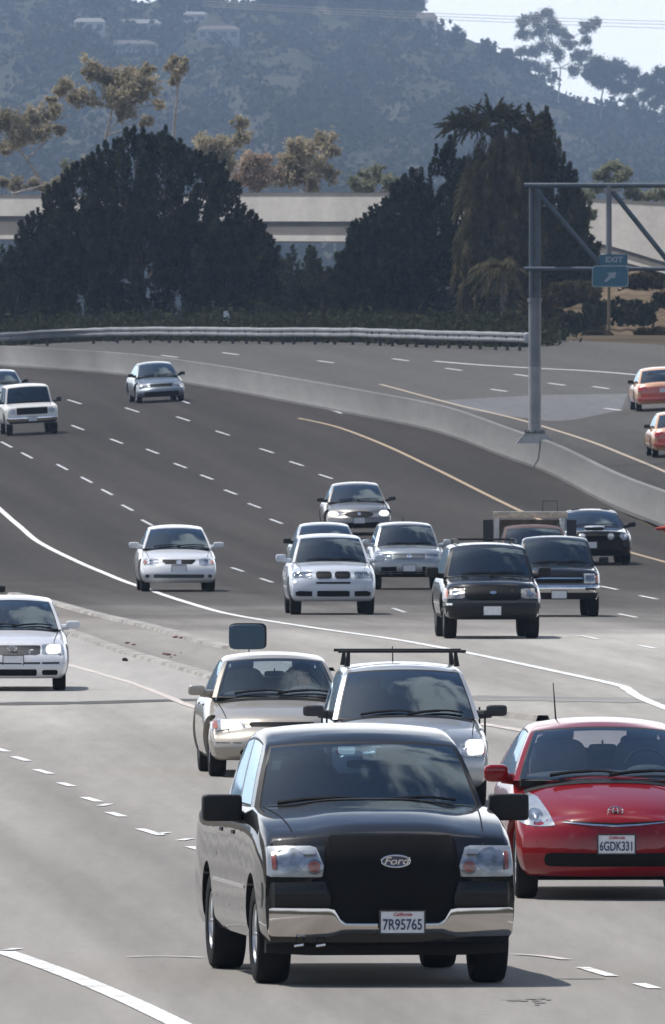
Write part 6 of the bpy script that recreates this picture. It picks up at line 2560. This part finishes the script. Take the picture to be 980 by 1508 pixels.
D1 = hill_pt(822, hill_t(822, 158)).y
D2 = hill_pt(885, hill_t(885, 190)).y
D3 = hill_pt(945, hill_t(945, 215)).y
clump_tree('eucalyptus_tree', 'tall open eucalyptus standing against the white sky on the ridge', [(822, 160), (824, 125), (826, 100), (815, 70)],
           [(772, 32, 12), (768, 50, 11), (790, 28, 13), (806, 20, 10), (812, 38, 12), (795, 50, 13), (768, 75, 10), (785, 78, 12), (800, 70, 12), (828, 48, 12), (838, 62, 11), (822, 78, 12), (780, 98, 11), (800, 100, 12),
            (850, 82, 10), (866, 40, 13), (878, 35, 9), (862, 60, 9), (860, 80, 12), (846, 104, 11), (770, 110, 9), (815, 112, 9), (862, 100, 9)], D1, foliage('sky_tree_leaf', (.08, .072, .05), (.22, .19, .14), scale=.25, trans=.3, c3=(.42, .38, .30)), GR, leaf=(.11, .065), dens=5, bark=M_BARKP, tr=.4, depth=1.6, gap=.6)
clump_tree('eucalyptus_tree', 'dark open tree below the tall one on the right slope', [(885, 192), (885, 150), (890, 125)],
           [(880, 95, 14), (895, 108, 16), (912, 102, 14), (930, 112, 14), (880, 118, 14), (905, 126, 15), (925, 130, 12), (868, 110, 10), (950, 118, 12), (962, 128, 12)], D2, M_RIDGE, GR, leaf=(.12, .07), dens=7, bark=M_BARK, tr=.5, depth=1.6)
clump_tree('eucalyptus_tree', 'spotted open tree at the right edge of the slope', [(945, 218), (945, 190), (948, 165)],
           [(955, 122, 11), (972, 108, 12), (985, 120, 12), (968, 130, 10), (930, 150, 11), (950, 140, 11), (968, 150, 12), (985, 135, 14), (940, 165, 12), (962, 172, 12), (985, 165, 14), (935, 182, 10), (975, 188, 12), (990, 195, 12)], D3, M_RIDGE, GR, leaf=(.12, .07), dens=7, bark=M_BARK, tr=.5, depth=1.6)
for i, (px, r0, lab) in enumerate(((20, 30, 'dark ridge tree at the top left corner'), (75, 26, 'dark ridge tree right of the corner one'), (140, 22, 'dark ridge tree above the cream hillside house'),
                                   (255, 18, 'small ridge tree between the two sky gaps'), (300, 20, 'ridge tree left of the second sky gap'), (400, 18, 'ridge tree right of the second sky gap'),
                                   (445, 20, 'ridge tree in the middle of the skyline'), (510, 22, 'dense ridge tree left of the ridge house'), (560, 24, 'dense ridge tree second from the ridge house'), (600, 22, 'tall ridge tree touching the ridge house'),
                                   (672, 12, 'small ridge tree right of the ridge house'), (715, 12, 'small round tree on the falling skyline'), (745, 12, 'small tree on the skyline before the tall eucalyptus'))):
    y = RIDGE(px)
    ridge_tree(lab, px, [(px, y + 2, r0 * .7), (px - r0 * .6, y + r0 * .4, r0 * .6), (px + r0 * .6, y + r0 * .35, r0 * .6), (px + r0 * .1, y - r0 * .5, r0 * .5), (px, y + r0 * .9, r0 * .7)])

# power cables
for lab, y0, y1 in (('upper power cable sagging across the pale sky', 8, 24), ('middle power cable sagging across the pale sky', 12, 29), ('lower power cable sagging across the pale sky', 15, 36)):
    m = MB()
    a, b = P(300, y0 - 6, 1500), P(1400, y1 + 16, 1400)
    o_ = (a + b) / 2
    m.tube([a + (b - a) * t - o_ - Vector((0, 0, .35 * (1 - (2 * t - 1) ** 2))) for t in [i / 24 for i in range(25)]], .022, 6)
    co = m.build('power_cable', simple('cable_grey', (.30, .31, .33), rough=.5), None)
    co.location = o_
    tag(co, lab, 'cable', 'power cables')

# ------------------------------------------------------------------ air
hz_m, nt, out = new_mat('haze_air')
vol = nd(nt, 'ShaderNodeVolumePrincipled')
vol.inputs['Color'].default_value = (.46, .62, .86, 1)
vol.inputs['Density'].default_value = HAZE_D = .000062
vol.inputs['Anisotropy'].default_value = .0
nt.links.new(vol.outputs[0], out.inputs['Volume'])
m = MB()
m.box(-1900, 1900, -1000, 8800, -1.6, 300)
ho = m.build('haze', hz_m, None, smooth=False)
tag(ho, kind='stuff')

# ------------------------------------------------------------------ sky, sun
SUNV = Vector((-.38, .20, .90)).normalized()
w = bpy.data.worlds.new("World")
S.world = w
w.use_nodes = True
nt = w.node_tree
nt.nodes.clear()
out = nt.nodes.new('ShaderNodeOutputWorld')
bg = nt.nodes.new('ShaderNodeBackground')
sky = nt.nodes.new('ShaderNodeTexSky')
sky.sky_type = 'NISHITA'
sky.sun_disc = False
sky.sun_elevation = math.asin(SUNV.z)
sky.sun_rotation = math.atan2(SUNV.x, SUNV.y)
sky.air_density = 1.0
sky.dust_density = .7
sky.ozone_density = 1.6
tc = nt.nodes.new('ShaderNodeTexCoord')
nz = nt.nodes.new('ShaderNodeTexNoise')
nz.inputs['Scale'].default_value = 2.6
nz.inputs['Detail'].default_value = 8
nz.inputs['Roughness'].default_value = .58
nt.links.new(tc.outputs['Generated'], nz.inputs['Vector'])
mr = nt.nodes.new('ShaderNodeMapRange')
mr.inputs['From Min'].default_value = .60
mr.inputs['From Max'].default_value = .74
mr.inputs['To Min'].default_value = 0
mr.inputs['To Max'].default_value = .8
nt.links.new(nz.outputs['Fac'], mr.inputs['Value'])
# one heap of cumulus high up ahead
cd = nt.nodes.new('ShaderNodeVectorMath')
cd.operation = 'DOT_PRODUCT'
cd.inputs[1].default_value = Vector((.20, .27, .94)).normalized()
nt.links.new(tc.outputs['Generated'], cd.inputs[0])
n2 = nt.nodes.new('ShaderNodeTexNoise')
n2.inputs['Scale'].default_value = 11
n2.inputs['Detail'].default_value = 7
nt.links.new(tc.outputs['Generated'], n2.inputs['Vector'])
ma = nt.nodes.new('ShaderNodeMath')
ma.operation = 'MULTIPLY_ADD'
ma.inputs[1].default_value = .075
nt.links.new(n2.outputs['Fac'], ma.inputs[0])
nt.links.new(cd.outputs['Value'], ma.inputs[2])
m4 = nt.nodes.new('ShaderNodeMapRange')
m4.interpolation_type = 'SMOOTHSTEP'
m4.inputs['From Min'].default_value = 1.012
m4.inputs['From Max'].default_value = 1.034
m4.inputs['To Max'].default_value = .95
nt.links.new(ma.outputs[0], m4.inputs['Value'])
mxx = nt.nodes.new('ShaderNodeMath')
mxx.operation = 'MAXIMUM'
nt.links.new(m4.outputs['Result'], mxx.inputs[0])
nt.links.new(mr.outputs['Result'], mxx.inputs[1])
mx = nt.nodes.new('ShaderNodeMix')
mx.data_type = 'RGBA'
mx.inputs[7].default_value = (9.5, 9.6, 9.9, 1)
nt.links.new(mxx.outputs[0], mx.inputs[0])
nt.links.new(sky.outputs[0], mx.inputs[6])
# a bank of white marine cloud low over the horizon
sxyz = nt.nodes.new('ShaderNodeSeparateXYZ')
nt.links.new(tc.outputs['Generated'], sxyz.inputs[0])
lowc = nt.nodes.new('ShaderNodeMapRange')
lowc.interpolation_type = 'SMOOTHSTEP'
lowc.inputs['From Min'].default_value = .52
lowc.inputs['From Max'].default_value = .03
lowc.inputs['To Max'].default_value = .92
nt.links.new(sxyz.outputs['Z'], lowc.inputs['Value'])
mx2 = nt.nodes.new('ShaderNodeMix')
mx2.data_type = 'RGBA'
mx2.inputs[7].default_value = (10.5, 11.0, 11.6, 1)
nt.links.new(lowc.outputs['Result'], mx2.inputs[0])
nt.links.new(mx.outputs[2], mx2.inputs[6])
# thin bright cloud veil added ahead, shaped to whiten roofs but not car fronts
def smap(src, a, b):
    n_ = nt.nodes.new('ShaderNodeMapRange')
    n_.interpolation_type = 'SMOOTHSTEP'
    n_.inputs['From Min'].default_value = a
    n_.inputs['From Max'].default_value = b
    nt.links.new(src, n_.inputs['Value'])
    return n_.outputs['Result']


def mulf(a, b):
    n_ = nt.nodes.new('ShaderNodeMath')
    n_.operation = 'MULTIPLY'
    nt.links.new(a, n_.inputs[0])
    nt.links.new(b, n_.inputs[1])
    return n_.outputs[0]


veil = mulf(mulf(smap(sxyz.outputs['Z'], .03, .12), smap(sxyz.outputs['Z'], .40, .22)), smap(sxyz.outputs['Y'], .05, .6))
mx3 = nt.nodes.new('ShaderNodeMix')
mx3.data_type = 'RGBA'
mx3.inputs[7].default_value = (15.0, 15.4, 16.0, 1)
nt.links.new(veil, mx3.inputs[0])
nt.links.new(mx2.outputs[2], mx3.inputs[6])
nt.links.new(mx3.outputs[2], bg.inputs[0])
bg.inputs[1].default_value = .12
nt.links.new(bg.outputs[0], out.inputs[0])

sd = bpy.data.lights.new('sun', 'SUN')
sd.energy = 4.4
sd.angle = R(.53)
sd.color = (1.0, .955, .89)
so_ = bpy.data.objects.new('sun', sd)
COL.objects.link(so_)
so_.rotation_euler = SUNV.to_track_quat('Z', 'Y').to_euler()
so_.location = (0, 0, 80)

S.view_settings.view_transform = 'Standard'
S.view_settings.look = 'None'
S.view_settings.exposure = 0.06
S.view_settings.gamma = 1.0
S.view_settings.use_curve_mapping = False
S.render.engine = 'CYCLES'
S.cycles.use_denoising = True
S.cycles.max_bounces = 8
S.cycles.transparent_max_bounces = 16
S.cycles.volume_bounces = 1
S.cycles.sample_clamp_indirect = 8.0
S.cycles.use_adaptive_sampling = True
S.cycles.adaptive_threshold = .01
S.render.film_transparent = False
